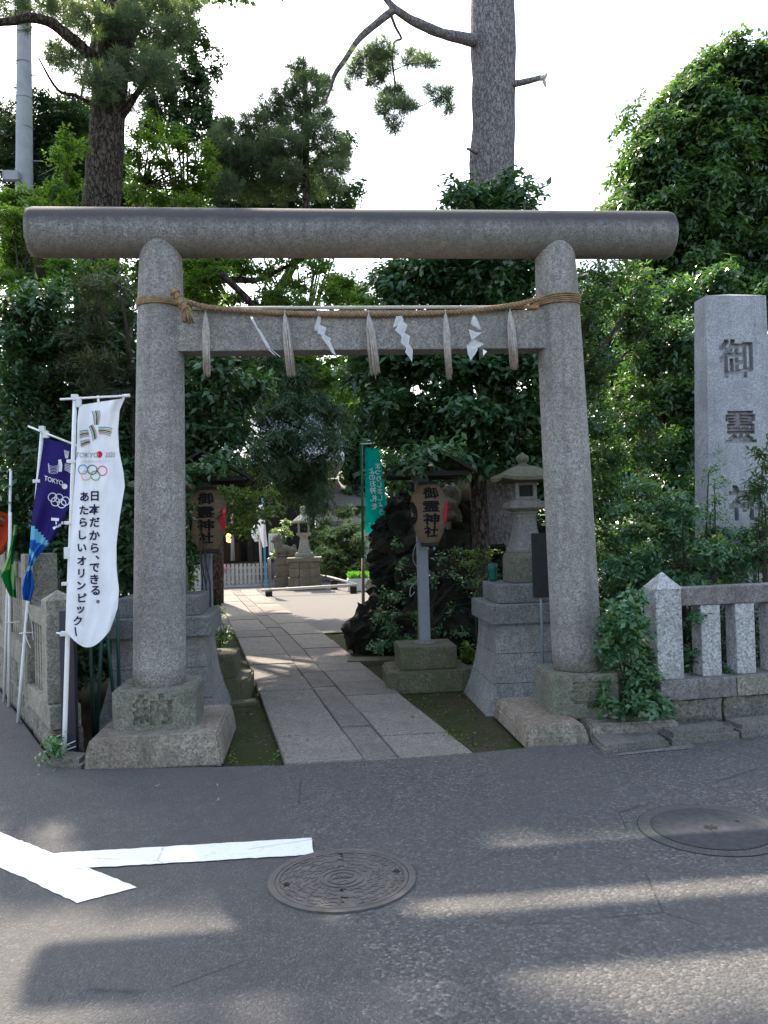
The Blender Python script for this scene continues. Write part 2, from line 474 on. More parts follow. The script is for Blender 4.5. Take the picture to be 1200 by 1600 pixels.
M['cloth_red'] = cloth('orange red banner cloth', (.5, .06, .02), .3)
M['cloth_teal'] = cloth('teal banner cloth', (.0, .3, .24), .4)
for k, c in dict(ink=(.02, .02, .06), red=(.65, .02, .06), pblue=(.03, .3, .65), pgreen=(.03, .33, .18), pyellow=(.75, .45, .1), pgrey=(.33, .33, .36), pwhite=(.78, .78, .8), ppale=(.62, .62, .66), pink=(.7, .25, .35), black=(.012, .012, .014)).items():
    M[k] = plain('print ' + k, c, .8, .03, 5, .1)
M['steel'] = plain('grey painted steel', (.18, .2, .225), .5, .12, 9, .45)
M['blacksteel'] = plain('dark painted post', (.025, .022, .035), .45, .2, 10, .5)
M['boardblack'] = plain('weathered black board', (.02, .019, .02), .65, .3, 20, .3, 0, .3, 60)
M['greenstake'] = plain('green coated stake', (.02, .075, .06), .45, .2, 30, .5)
M['woodroof'] = plain('dark wooden roof', (.03, .027, .025), .8, .3, 12, .2, 0, .4, 50)
def lantern_paper():
    g = NT('lantern paper')
    z = g.sep(2)
    c = g.ramp(g.noise(8, 4), [(.3, (.2, .14, .09)), (.7, (.26, .185, .12))])
    g.done(c, .8, None, .15)
    t = g.n('ShaderNodeBsdfTranslucent'); g.l(c, t.inputs[0])
    mx = g.n('ShaderNodeMixShader'); mx.inputs[0].default_value = .3
    g.l(g.b.outputs[0], mx.inputs[1]); g.l(t.outputs[0], mx.inputs[2]); g.l(mx.outputs[0], g.o.inputs[0])
    return g.m
M['lpaper'] = lantern_paper()
M['lava'] = ground_mat('lava rock', (.011, .01, .009), (.034, .031, .028), (.028, .032, .014), .4, 3)
M['statue'] = granite('weathered statue stone', (.17, .155, .125), .06, 110, (.07, .07, .04), .6, .5)
M['bark_pine'] = bark_mat('pine bark', (.19, .165, .168), (.3, .27, .272), (17, 17, 6), .6)
M['bark_dark'] = bark_mat('dark bark', (.06, .045, .036), (.12, .095, .078), (12, 12, 4))
M['bark_twig'] = plain('twig bark', (.06, .05, .04), .9, .3, 20, .1)
M['cut'] = plain('pale cut wood', (.5, .45, .42), .8, .2, 20, .2)
M['concrete'] = plain('pole concrete', (.36, .37, .39), .85, .12, 6, .2, 0, .2, 40)
M['wire'] = plain('wire', (.03, .03, .035), .6)
M['lf_camellia'] = leaf_mat('camellia leaves', (.014, .042, .016), (.06, .122, .045), .28, .3, .6, (.09, .15, .03))
M['lf_oak'] = leaf_mat('oak leaves', (.017, .05, .02), (.075, .135, .045), .35, .33, .55, (.2, .25, .05))
M['lf_maple'] = leaf_mat('maple leaves', (.03, .07, .012), (.1, .16, .03), .55, .5, .35, (.13, .2, .035))
M['lf_conifer'] = leaf_mat('conifer sprays', (.016, .042, .019), (.058, .1, .04), .2, .5, .35)
M['lf_dry'] = leaf_mat('drab conifer sprays', (.03, .038, .022), (.075, .085, .045), .2, .6, .3)
M['lf_pine'] = leaf_mat('pine needles', (.044, .072, .042), (.12, .155, .08), .4, .5, .35)
M['lf_shrub'] = leaf_mat('shrub leaves', (.018, .058, .025), (.07, .145, .062), .3, .32, .55, (.2, .26, .05))
M['lf_light'] = leaf_mat('pale shrub leaves', (.05, .09, .03), (.16, .21, .08), .35, .4, .5, (.4, .42, .22))
M['lf_bright'] = leaf_mat('bright young leaves', (.035, .075, .015), (.095, .15, .03), .4, .4, .45)
M['lf_far'] = leaf_mat('far leaves', (.02, .05, .02), (.06, .1, .04), .3, .45, .4)
M['grass'] = leaf_mat('grass', (.06, .16, .02), (.12, .28, .04), .35, .5, .3)
M['orange'] = plain('fallen leaf', (.42, .2, .03), .7, .3, 30)

# ------------------------------------------------------------------ foliage
DENS = 3.0; BIG = 1.2
def unit(a): return a / np.maximum(np.linalg.norm(a, axis=-1, keepdims=True), 1e-9)

def leaf_mesh(name, base, d, nrm, L, Wd, tint, fold=.18):
    """one mesh of folded four-cornered leaves"""
    n = len(base)
    d = unit(d); s = unit(np.cross(d, nrm)); up = np.cross(s, d)
    L = L[:, None]; Wd = Wd[:, None]
    v = np.empty((n, 4, 3), np.float32)
    v[:, 0] = base
    v[:, 1] = base + d * L * .45 + s * Wd * .5 + up * Wd * fold
    v[:, 2] = base + d * L - up * L * .12
    v[:, 3] = base + d * L * .45 - s * Wd * .5 + up * Wd * fold
    me = bpy.data.meshes.new(name)
    me.vertices.add(n * 4); me.vertices.foreach_set('co', v.ravel())
    me.loops.add(n * 4); me.loops.foreach_set('vertex_index', np.arange(n * 4, dtype=np.int32))
    me.polygons.add(n); me.polygons.foreach_set('loop_start', np.arange(0, n * 4, 4, dtype=np.int32))
    try: me.polygons.foreach_set('loop_total', np.full(n, 4, np.int32))
    except Exception: pass
    a = me.attributes.new('tint', 'FLOAT', 'FACE'); a.data.foreach_set('value', tint.astype(np.float32))
    me.update(calc_edges=True)
    return me

def sprays(clumps, twigs, per, L, Wd, step, droop=.25, spread=.8, upb=.25, shell=.5, flat=0., bright=0., rng=RNG, spray=0):
    """twigs with leaves along them, spread over ellipsoid clumps [(centre, (rx,ry,rz), weight)]"""
    B, D, N, T = [], [], [], []
    for c, r, w in clumps:
        n = max(3, int(twigs * w * DENS))
        m = max(4, int(5 + n * .05)); sub = unit(rng.normal(size=(m, 3))); who = rng.integers(0, m, n)
        u = unit(sub[who] + rng.normal(size=(n, 3)) * .33); loose = rng.random(n) < .2
        u[loose] = unit(rng.normal(size=(int(loose.sum()), 3)))
        subt = rng.normal(size=m)[who] * .13; subr = rng.uniform(.68, 1.14, m)[who]
        rad = (shell + (1 - shell) * rng.random(n) ** .6) * subr
        lump = 1 + .22 * np.sin(u[:, 0] * 5 + c[0] * 3) * np.cos(u[:, 2] * 6 + c[2] * 5)
        p = np.array(c)[None] + u * np.array(r)[None] * (rad * lump)[:, None]
        d = unit(u * np.array([1, 1, .8]) + np.array([0, 0, upb]) + rng.normal(size=(n, 3)) * .45)
        if flat: d[:, 2] *= (1 - flat); d = unit(d)
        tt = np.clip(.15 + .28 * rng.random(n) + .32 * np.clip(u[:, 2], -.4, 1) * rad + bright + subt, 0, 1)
        p = p - d * (step * per * .55)
        side = unit(np.cross(d, np.array([0, 0, 1.0]) + .25 * rng.normal(size=(n, 3))))
        for k in range(per):
            sgn = 1 if k % 2 else -1
            pos = p + d * (step * k) - np.array([0, 0, 1]) * droop * step * (k ** 1.4)[..., None] if False else p + d * (step * k) - np.array([0, 0, 1.]) * (droop * step * k ** 1.4 * .5)
            if spray: ld = d * .75 + side * sgn * spread + rng.normal(size=(n, 3)) * .12
            else: ld = d * .5 + side * sgn * spread + rng.normal(size=(n, 3)) * .38
            ld[:, 2] -= droop
            nr = np.array([0, 0, 1.]) + u * .55 + rng.normal(size=(n, 3)) * (.2 if spray else .42)
            B.append(pos); D.append(ld); N.append(nr); T.append(np.clip(tt + rng.normal(size=n) * .1 + .12 * k / per, 0, .93))
    B, D, N, T = map(np.concatenate, (B, D, N, T))
    n = len(B)
    pick = rng.random(n); T = np.where((pick > .985) & (B[:, 2] > np.median(B[:, 2])), 1.0, T)
    return B, D, N, BIG * L * rng.uniform(.5, 1.3, n), BIG * Wd * rng.uniform(.6, 1.25, n), T

def needles(clumps, tufts, per, L, Wd, rng=RNG, upb=.5):
    B, D, N, T = [], [], [], []
    for c, r, w in clumps:
        n = max(3, int(tufts * w))
        u = unit(rng.normal(size=(n, 3)))
        p = np.array(c)[None] + u * np.array(r)[None] * (.35 + .65 * rng.random(n) ** .6)[:, None]
        ax = unit(u * .7 + np.array([0, 0, upb]) + rng.normal(size=(n, 3)) * .4)
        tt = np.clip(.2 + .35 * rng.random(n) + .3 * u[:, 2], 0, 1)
        for k in range(per):
            d = unit(ax * rng.uniform(.2, 1.1, (n, 1)) + rng.normal(size=(n, 3)) * .55)
            B.append(p + ax * rng.uniform(-.06, .04, (n, 1))); D.append(d); N.append(rng.normal(size=(n, 3))); T.append(np.clip(tt + rng.normal(size=n) * .1, 0, 1))
    B, D, N, T = map(np.concatenate, (B, D, N, T)); n = len(B)
    return B, D, N, L * rng.uniform(.7, 1.15, n), np.full(n, Wd), T

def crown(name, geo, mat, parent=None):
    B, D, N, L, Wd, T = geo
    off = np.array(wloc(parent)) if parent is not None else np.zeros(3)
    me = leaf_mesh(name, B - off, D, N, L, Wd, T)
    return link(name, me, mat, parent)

def cl(lst, Y, dep=None, w=1.0):
    """clump list from survey points (px, py, radius px[, ry px[, Y]])"""
    out = []
    for e in lst:
        px, py, rx = e[:3]; ry = e[3] if len(e) > 3 and e[3] else rx; yy = e[4] if len(e) > 4 else Y + random.uniform(-.4, .4)
        p = at(px, py, yy); k = yy / FPX
        out.append((tuple(p), (rx * k, dep if dep else rx * k, ry * k), w * (rx * ry) * k * k / .22))
    return out

def limbs(bm, base, clumps, r0, rng=random, n=None):
    """limbs from a trunk point out to the clump centres"""
    base = Vector(base)
    for c, r, w in (clumps if n is None else rng.sample(clumps, min(n, len(clumps)))):
        c = Vector(c); mid = base.lerp(c, .5) + Vector((rng.uniform(-.15, .15), rng.uniform(-.15, .15), -.12 * (c - base).length))
        pts = [base.lerp(mid, t).lerp(mid.lerp(c, t), t) for t in (0, .2, .4, .6, .8, 1)]
        tube(bm, pts, [r0, r0 * .8, r0 * .62, r0 * .45, r0 * .3, r0 * .15], 6)

def tree(name, label, base, trunk_pts, trunk_r, clumps, geo, leaf, bark, group=None, limb_r=.05, limb_from=None, limb_n=14, cat='tree'):
    root = empty(name, base, label, cat, group)
    bm = bmesh.new()
    P = [Vector(p) for p in trunk_pts]; pts = []; rr = []
    for i in range(len(P) - 1):
        for t in (0, .25, .5, .75):
            pts.append(P[i].lerp(P[i + 1], t)); rr.append(trunk_r[i] + (trunk_r[i + 1] - trunk_r[i]) * t)
    pts.append(P[-1]); rr.append(trunk_r[-1])
    tube(bm, pts, rr, 14, True, .18, 2.2)
    tr = build('trunk', bm, M[bark], root, True)
    if limb_n:
        b2 = bmesh.new()
        limbs(b2, limb_from or P[-1], clumps, limb_r, random, limb_n)
        build('limb', b2, M['bark_twig'], root, True)
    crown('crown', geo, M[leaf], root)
    return root

# ================================================================== SETTING
def sheet(name, poly, z, mat, kind='structure'):
    bm = bmesh.new(); f = bm.faces.new([bm.verts.new((p[0], p[1], z)) for p in poly])
    bmesh.ops.triangulate(bm, faces=[f])
    for f in bm.faces:
        if f.normal.z < 0: f.normal_flip()
    me = bpy.data.meshes.new(name); bm.to_mesh(me); bm.free()
    o = link(name, me, mat); tag(o, kind=kind); return o

sheet('ground', [(-700, -700), (700, -700), (700, 700), (-700, 700)], -.075, M['earth'])
# the road: its shrine-side edge, with the side street going back on the left
edge = [(60, 19), (10, 6.95), (3.43, 5.95), (2.64, 5.79), (1.95, 5.72), (1.9, 5.6), (1.45, 5.6), (1.1, 5.545), (.45, 5.5), (-.2, 5.495), (-.62, 5.54), (-1.56, 5.66), (-1.85, 5.95), (-2.02, 6.3), (-3.42, 9.2), (-14, 31), (-60, 31)]
road_poly = [(-60, -40), (60, -40)] + edge
def strip_solid(bm, A, B, z0, z1):
    """slab between two matching polylines"""
    top = [[bm.verts.new((p[0], p[1], z1)) for p in L] for L in (A, B)]; bot = [[bm.verts.new((p[0], p[1], z0)) for p in L] for L in (A, B)]
    for i in range(len(A) - 1):
        bm.faces.new((top[0][i], top[0][i + 1], top[1][i + 1], top[1][i]))
        for s in (0, 1): bm.faces.new((bot[s][i], bot[s][i + 1], top[s][i + 1], top[s][i]))
    for i in (0, len(A) - 1): bm.faces.new((bot[0][i], bot[1][i], top[1][i], top[0][i]))
bm = bmesh.new(); strip_solid(bm, edge, [(x, -40) for x, y in edge], -.07, 0.0)
road = build('road', bm, M['asphalt']); tag(road, kind='structure')
def crack_poly(name, poly, z, mat, parent):
    bm = bmesh.new(); n = len(poly); pts = []
    for i in range(n):
        a, b = Vector(poly[i]), Vector(poly[(i + 1) % n]); m = max(1, int((b - a).length / .03))
        for k in range(m):
            q = a.lerp(b, k / m)
            if k: q += Vector((random.uniform(-.004, .004), random.uniform(-.004, .004)))
            pts.append(q)
    f = bm.faces.new([bm.verts.new((p.x, p.y, z)) for p in pts]); bmesh.ops.triangulate(bm, faces=[f])
    return build(name, bm, mat, parent)
crack_poly('road_marking', [(-1.66, 4.52), (-.795, 3.715), (-1.02, 3.6), (-1.94, 4.47), (-1.9, 4.56), (-1.8, 4.58)], .004, M['paint'], road)
crack_poly('road_marking', [(-1.35, 4.175), (-.03, 4.165), (-.02, 3.95), (-1.12, 3.965)], .006, M['paint'], road)
# faint worn gutter strip in front of the right-hand kerb
crack_poly('gutter_strip', [(1.98, 5.29), (2.55, 5.36), (2.6, 5.46), (2.05, 5.33)], .004, M['kerb'], road)

# mossy ground beside the path and the pale yard behind
sheet('mossy_ground', [(-1.6, 5.56), (1.9, 5.56), (2.4, 6), (4.5, 14.4), (-3.2, 14.4), (-1.7, 6.2)], -.05, M['moss'])
sheet('courtyard', [(.18, 12.6), (6, 13.2), (9, 17), (14, 40), (-14, 40), (-3.4, 14)], -.028, M['court'])

# approach path of granite slabs
XL = lambda y: float(np.interp(y, [5.5, 8.08, 9.7, 12.2, 22.2], [-.2, -.53, -.74, -1.09, -2.56]))
XR = lambda y: float(np.interp(y, [5.5, 8.1, 12.2, 22.2], [1.09, .75, .21, -1.45]))
bm = bmesh.new()
ys = [5.5, 8, 10, 12.2, 15, 18.5, 22.6]
strip_solid(bm, [(XL(y) + .015, y) for y in ys], [(XR(y) - .015, y) for y in ys], -.07, -.012)
path = build('path', bm, M['earth']); tag(path, kind='structure')
cols = [(0, .41), (.41, .6), (.6, 1)]
for ci, (u0, u1) in enumerate(cols):
    y = 5.51
    while y < 22.4:
        Lh = random.uniform(.62, 1.0) if ci != 1 else random.uniform(.7, 1.2)
        y1 = min(y + Lh, 22.5)
        if y == 5.51: y1 = 5.51 + (.75, .95, .62)[ci]
        g = .0035; bm = bmesh.new()
        q = []
        for yy, uu in ((y + g, u0), (y + g, u1), (y1 - g, u1), (y1 - g, u0)):
            x = XL(yy) + (XR(yy) - XL(yy)) * uu + (g if uu == u0 else -g)
            q.append((x + random.uniform(-.003, .003), yy + random.uniform(-.004, .004)))
        dz = random.uniform(-.006, .004)
        prism(bm, q, -.03, dz + .002, .006)
        c = Vector(((q[0][0] + q[2][0]) / 2, (y + y1) / 2, 0))
        for v in bm.verts:
            if v.co.z > -.01: v.co.z += (v.co.x - c.x) * dz * .6
        build('paving_slab', bm, M['paving_b'] if (ci == 1 or random.random() < .15) else M['paving'], path, base=tuple(c))
        y = y1
# low edging stones beside the path
def stone(name, lo, hi, mat, label=None, cat=None, parent=None, bev=.012, rz=0, jit=.006, sub=0, amt=.0, freq=9, kind=None, group=None):
    bm = bmesh.new(); box(bm, lo, hi, bev, rz, None, jit)
    if sub:
        bmesh.ops.subdivide_edges(bm, edges=[e for e in bm.edges if e.calc_length() > .08], cuts=sub, use_grid_fill=True)
        for v in bm.verts: v.co += noise.noise_vector(v.co * freq) * amt
    c = ((lo[0] + hi[0]) / 2, (lo[1] + hi[1]) / 2, lo[2])
    o = build(name, bm, mat, parent, base=c)
    return tag(o, label, cat, group, kind)
stone('edging_stone', (.42, 9.55, -.06), (1.12, 9.85, .015), M['mossblock'], 'flat edging stone by the path beside the right paper lantern', 'stone', rz=-.12)
stone('edging_stone', (-1.0, 7.62, -.06), (-.53, 7.78, -.01), M['mossblock'], 'flat edging stone below the mossy foot of the left paper lantern', 'stone', rz=.05)
# kerbs
kerb = empty('kerb', (2.2, 5.5, 0), None, None); tag(kerb, kind='structure')
def kstone(poly, z1, bev=.02):
    bm = bmesh.new(); prism(bm, poly, -.04, z1, 0)
    bmesh.ops.triangulate(bm, faces=[f for f in bm.faces if len(f.verts) > 4]) if False else None
    bmesh.ops.bevel(bm, geom=[e for e in bm.edges if all(v.co.z > 0 for v in e.verts)], offset=bev, segments=2, affect='EDGES')
    bmesh.ops.subdivide_edges(bm, edges=[e for e in bm.edges if e.calc_length() > .12], cuts=3, use_grid_fill=True)
    for v in bm.verts: v.co += noise.noise_vector(v.co * 11) * .008
    build('kerb_stone', bm, M['kerb'], kerb)
kstone([(1.93, 5.36), (2.43, 5.46), (2.43, 5.86), (1.95, 5.78)], .045)
kstone([(2.45, 5.45), (2.98, 5.54), (2.95, 5.8), (2.44, 5.72)], .075, .03)
x = 3.0; y = 5.55
for i in range(8):
    kstone([(x, y), (x + .56, y + .1), (x + .53, y + .33), (x - .03, y + .24)], .085, .03); x += .58; y += .1
kstone([(-1.83, 5.78), (-1.56, 5.69), (-1.55, 5.9), (-1.78, 6.02)], .05, .03)

# ------------------------------------------------------------------ torii gate
gate = empty('torii_gate', (.457, 6.19, 0), 'large weathered granite torii gate straddling the paved approach', 'torii gate')
def slanted(bm, x0, x1, prof, n=40, y=6.19):
    rings = []
    z1 = prof[-1][1]; z0 = prof[0][1]
    for r, z in prof:
        t = (z - z0) / (z1 - z0); cx = x0 + (x1 - x0) * t
        rings.append([bm.verts.new((cx + r * math.cos(2 * PI * k / n), y + r * math.sin(2 * PI * k / n), z)) for k in range(n)])
    for A, B in zip(rings, rings[1:]):
        for k in range(n): bm.faces.new((A[k], A[(k + 1) % n], B[(k + 1) % n], B[k]))
    bm.faces.new(rings[0][::-1]); bm.faces.new(rings[-1])
for x0, x1 in ((-1.13, -1.045), (2.043, 1.965)):
    bm = bmesh.new()
    slanted(bm, x0, x1, [(.188, .43), (.19, .6), (.187, 1.2), (.181, 2), (.173, 2.8), (.166, 3.3), (.158, 3.55), (.153, 3.68), (.150, 3.79)])
    build('pillar', bm, M['torii'], gate, True)
bm = bmesh.new(); n = 48
rings = []
for x, r in [(-1.99, .150), (-1.985, .166), (-1.95, .176), (-1.2, .177), (.4, .174), (2.1, .177), (2.865, .176), (2.9, .166), (2.91, .15)]:
    rings.append([bm.verts.new((x, 6.19 + r * math.cos(2 * PI * k / n), 3.806 + r * math.sin(2 * PI * k / n) * 1.03)) for k in range(n)])
for A, B in zip(rings, rings[1:]):
    for k in range(n): bm.faces.new((A[k], B[k], B[(k + 1) % n], A[(k + 1) % n]))
bm.faces.new(rings[0]); bm.faces.new(rings[-1][::-1])
build('top_beam', bm, M['beam'], gate, True, base=(.457, 6.19, 3.806))
for f in gate.children[-1].data.polygons:
    if len(f.vertices) > 4: f.use_smooth = False
bm = bmesh.new(); box(bm, (-1.0, 6.09, 2.895), (1.92, 6.29, 3.195), .012)
build('tie_beam', bm, M['torii'], gate)
def base_block(cx, hw, z0, z1, ch, char, zc):
    bm = bmesh.new(); cy = 6.19
    prism(bm, [(cx - hw + ch, cy - hw), (cx + hw - ch, cy - hw), (cx + hw, cy - hw + ch), (cx + hw, cy + hw - ch), (cx + hw - ch, cy + hw), (cx - hw + ch, cy + hw), (cx - hw, cy + hw - ch), (cx - hw, cy - hw + ch)], z0, z1)
    bmesh.ops.bevel(bm, geom=[e for e in bm.edges], offset=.012, segments=2, affect='EDGES')
    o = build('base_block', bm, M['base'], gate)
    cb = bmesh.new(); off = wloc(gate)
    solid_text(cb, char, cx - off.x + (.0 if cx < 0 else -.02), zc, cy - hw - .03 - off.y, cy - hw + .022 - off.y, .27, .0065, 1.1, .86)
    bool_cut(o, cb)
base_block(-1.13, .29, .17, .455, .055, '納', .325)
base_block(2.045, .29, .1, .425, .055, '奉', .29)
def plinth(cx0, cx1, y0, y1, z1, sl, mat='plinth'):
    bm = bmesh.new()
    cx, cy, hx, hy = (cx0 + cx1) / 2, (y0 + y1) / 2, (cx1 - cx0) / 2, (y1 - y0) / 2
    frustum_loft(bm, [(cx, cy, hx, hy, -.03), (cx, cy, hx - sl * .3, hy - sl * .3, z1 * .5), (cx, cy, hx - sl, hy - sl, z1)])
    bmesh.ops.bevel(bm, geom=bm.edges[:], offset=.014, segments=2, affect='EDGES')
    bmesh.ops.subdivide_edges(bm, edges=[e for e in bm.edges if e.calc_length() > .15], cuts=4, use_grid_fill=True)
    for v in bm.verts: v.co += noise.noise_vector(v.co * 8) * .0035
    build('plinth', bm, M[mat], gate)
plinth(-1.545, -.625, 5.655, 6.7, .185, .035)
plinth(1.47, 1.935, 5.63, 6.68, .135, .045)
plinth(1.942, 2.62, 5.665, 6.66, .115, .02, 'wallstone')

# ------------------------------------------------------------------ straw rope with tassels and paper streamers
def strands(bm, pts, R, r, pitch, ns=3, n=6):
    pts = [Vector(p) for p in pts]; L = 0; s = [0]
    for a, b in zip(pts, pts[1:]): L += (b - a).length; s.append(L)
    m = max(8, int(L / (pitch / 9)))
    path_ = []
    for i in range(m + 1):
        t = L * i / m; k = max(0, min(len(s) - 2, int(np.searchsorted(s, t) - 1)))
        path_.append(pts[k].lerp(pts[k + 1], (t - s[k]) / max(1e-6, s[k + 1] - s[k])))
    for j in range(ns):
        q = []
        for i, p in enumerate(path_):
            d = (path_[min(i + 1, m)] - path_[max(i - 1, 0)]).normalized()
            a = d.cross(Vector((0, 0, 1)))
            if a.length < .1: a = d.cross(Vector((1, 0, 0)))
            a.normalize(); b = d.cross(a); th = 2 * PI * (L * i / m / pitch + j / ns)
            q.append(p + (a * math.cos(th) + b * math.sin(th)) * R)
        tube(bm, q, r, n, True, .12, 40)
rope = empty('straw_rope', (.4, 6.0, 3.2), 'brown twisted straw rope tied between the gate pillars', 'rope')
def smooth_curve(pts, m=8):
    P = [Vector(p) for p in pts]; out = []
    for i in range(len(P) - 1):
        p0, p1, p2, p3 = P[max(i - 1, 0)], P[i], P[i + 1], P[min(i + 2, len(P) - 1)]
        for k in range(m):
            t = k / m
            out.append(.5 * ((2 * p1) + (p2 - p0) * t + (2 * p0 - 5 * p1 + 4 * p2 - p3) * t * t + (3 * p1 - p0 - 3 * p2 + p3) * t ** 3))
    out.append(P[-1]); return out
rp = smooth_curve([(-.90, 5.99, 3.262), (-.72, 6.015, 3.205), (-.3, 6.055, 3.175), (.2, 6.06, 3.155), (.75, 6.06, 3.155), (1.2, 6.055, 3.172), (1.6, 6.03, 3.215), (1.80, 6.0, 3.262)])
bm = bmesh.new(); strands(bm, rp, .0105, .0108, .085)
build('rope_span', bm, M['rope'], rope, True)
def wrap(cx, r0, za, zb, turns):
    bm = bmesh.new()
    for j in range(turns):
        for w in range(1):
            zz = (za + (zb - za) * j / turns)
            q = [(cx + (r0 + .010) * math.cos(t), 6.19 + (r0 + .010) * math.sin(t), zz + .016 * math.cos(t + (j - 2) * .35) * (1 if cx > 0 else -1) * (.4 + .5 * j / turns)) for t in np.linspace(0, 2 * PI, 49)]
            tube(bm, q, .0066, 6, True, .25, 30)
    build('rope_wrap', bm, M['rope'], rope, True)
wrap(-1.053, .1675, 3.236, 3.296, 5); wrap(1.972, .1675, 3.243, 3.305, 5)
bm = bmesh.new()
kq = smooth_curve([at(270, 452, 5.95), at(277, 463, 5.92), at(287, 478, 5.91), at(291, 488, 5.93)], 6)
tube(bm, kq, [.022 + .006 * math.sin(i * 1.9) + i * .0006 for i in range(len(kq))], 10, True, .2, 50)
for t in (3, 6, 9, 12, 15, 17):
    c = kq[min(t, len(kq) - 1)]; d = (kq[min(t + 1, len(kq) - 1)] - kq[t - 1]).normalized(); a = d.orthogonal().normalized(); b = d.cross(a)
    tube(bm, [c + (a * math.cos(x) + b * math.sin(x)) * .031 + d * x * .004 for x in np.linspace(0, 2 * PI, 14)], .0065, 5)
build('knot', bm, M['rope'], rope, True)
def straws(bm, top, bot, r0, r1, n, rad, wild=.1):
    top, bot = Vector(top), Vector(bot)
    for i in range(n):
        a = random.random() * 2 * PI; q = math.sqrt(random.random())
        d = Vector((math.cos(a), math.sin(a), 0)) * q; ln = random.uniform(1 - wild, 1.0) + (random.random() < .06) * .06
        e = top.lerp(bot, ln) + d * r1
        p = [top + d * r0 * .5 + Vector((0, 0, -abs(q) * .012)), top.lerp(e, .3) + d * (r0 * .9 + r1 * .1), top.lerp(e, .65) + d * r1 * .25 + Vector((random.uniform(-.004, .004), random.uniform(-.004, .004), 0)), e]
        tube(bm, p, [rad, rad, rad * .85, rad * .4], 4)
bm = bmesh.new(); straws(bm, kq[-1] + Vector((0, 0, .01)), at(295, 505, 5.93), .02, .045, 60, .0042)
build('rope_end', bm, M['rope'], rope, True)
pole_pts = [at(300, 485, 6.06), at(450, 483.5, 6.085), at(640, 482, 6.085), at(842, 478, 6.06)]
pole_pts = [Vector((p.x, 6.075, 3.209)) for p in pole_pts]
bp = empty('bamboo_rod', tuple(pole_pts[1]), 'thin pale bamboo rod lying along the top of the gate tie beam', 'rod')
bm = bmesh.new(); tube(bm, [pole_pts[0].lerp(pole_pts[-1], t) for t in np.linspace(0, .93, 12)], .0125, 8)
for t in (.13, .28, .45, .6, .77): 
    p = pole_pts[0].lerp(pole_pts[-1], t); tube(bm, [p + Vector((-.006, 0, 0)), p + Vector((.006, 0, 0))], .0155, 8)
build('rod', bm, M['bamboo'], bp, True)
bm = bmesh.new(); tube(bm, [pole_pts[0].lerp(pole_pts[-1], t) for t in (.93, 1)], .016, 8)
build('rod_end', bm, plain('orange bamboo', (.42, .24, .09), .5), bp, True)
tl = ['straw tassel nearest the rope knot at the left gate pillar', 'straw tassel between the narrow streamer and the three-panel streamer', 'straw tassel in the middle of the tie beam', 'straw tassel between the two zigzag paper streamers on the right', 'straw tassel next to the right gate pillar']
for i, (xa, ya, xb, yb) in enumerate([(321, 489, 323, 588), (445, 491, 455, 590), (576, 491, 587, 587), (696, 490, 702, 592), (797, 486, 804, 579)]):
    t, b = at(xa, ya, 6.03), at(xb, yb, 6.02)
    e = empty('tassel', tuple(t), tl[i], 'tassel', 'straw tassels hanging on the gate rope')
    bm = bmesh.new(); straws(bm, t, b, .016, .027 + .006 * (i % 3), 110, .0035, .25)
    build('straw', bm, M['tassel'], e, True)
    bm = bmesh.new(); tube(bm, [t + Vector((0, 0, -.012)), t + Vector((0, -.002, .022)), t + Vector((.001, .02, .035))], .004, 5)
    build('tie', bm, M['tassel'], e)
def streamer(label, panels, dz):
    t = at(*panels[0][0], 6.03)
    e = empty('paper_streamer', tuple(t), label, 'paper streamer', 'folded paper streamers hanging on the gate rope')
    for k, pn in enumerate(panels):
        yy = 6.02 - .014 * k
        bm = bmesh.new(); m = 5
        c = [at(px, py, yy + dz[j % 4]) for j, (px, py) in enumerate(pn)]
        grid = [[c[0].lerp(c[1], u / m).lerp(c[3].lerp(c[2], u / m), v / m) + Vector((0, -.012 * math.sin(PI * u / m) * (1 if k % 2 else -.6), 0)) for u in range(m + 1)] for v in range(m + 1)]
        vs = [[bm.verts.new(p) for p in row] for row in grid]
        for v in range(m):
            for u in range(m): bm.faces.new((vs[v][u], vs[v][u + 1], vs[v + 1][u + 1], vs[v + 1][u]))
        bmesh.ops.solidify(bm, geom=bm.faces[:], thickness=.0012)
        build('paper_fold', bm, M['paper'], e, True)
streamer('narrow paper streamer twisted edge-on, next to the knot end of the rope', [[(390, 494), (394, 494), (405, 516), (401, 514)], [(400, 512), (406, 515), (424, 545), (418, 545)], [(417, 541), (425, 546), (437, 556), (440, 560)], [(416, 543), (421, 545), (432, 557), (428, 555)]], (0, .01, .03, 0))
streamer('short zigzag paper streamer curling edge-on between two tassels', [[(497, 493), (502, 496), (499, 519), (489, 516)], [(499, 508), (510, 512), (506, 526), (496, 521)], [(502, 519), (517, 529), (513, 541), (503, 528)], [(507, 531), (517, 535), (526, 557), (519, 552)]], (0, .02, .02, 0))
streamer('flat zigzag paper streamer right of the middle tassel', [[(619, 494), (628, 493), (631, 502), (614, 512)], [(626, 501), (637, 508), (629, 528), (617, 516)], [(629, 518), (641, 525), (637, 545), (626, 535)], [(637, 536), (645, 546), (644, 566), (633, 550)]], (0, 0, .012, .012))
streamer('wide zigzag paper streamer near the right pillar', [[(740, 491), (745, 497), (753, 517), (734, 506)], [(732, 514), (744, 520), (754, 519), (737, 532)], [(739, 529), (758, 537), (746, 545), (729, 540)], [(729, 539), (748, 545), (735, 564), (731, 554)]], (0, .01, 0, .012))
streamer_root = [o for o in bpy.data.objects if o.name.startswith('paper_streamer')][-1]
bm = bmesh.new()
vs = [bm.verts.new(at(x, y, 5.985)) for x, y in ((748, 542), (761, 549), (749, 564), (742, 556))]
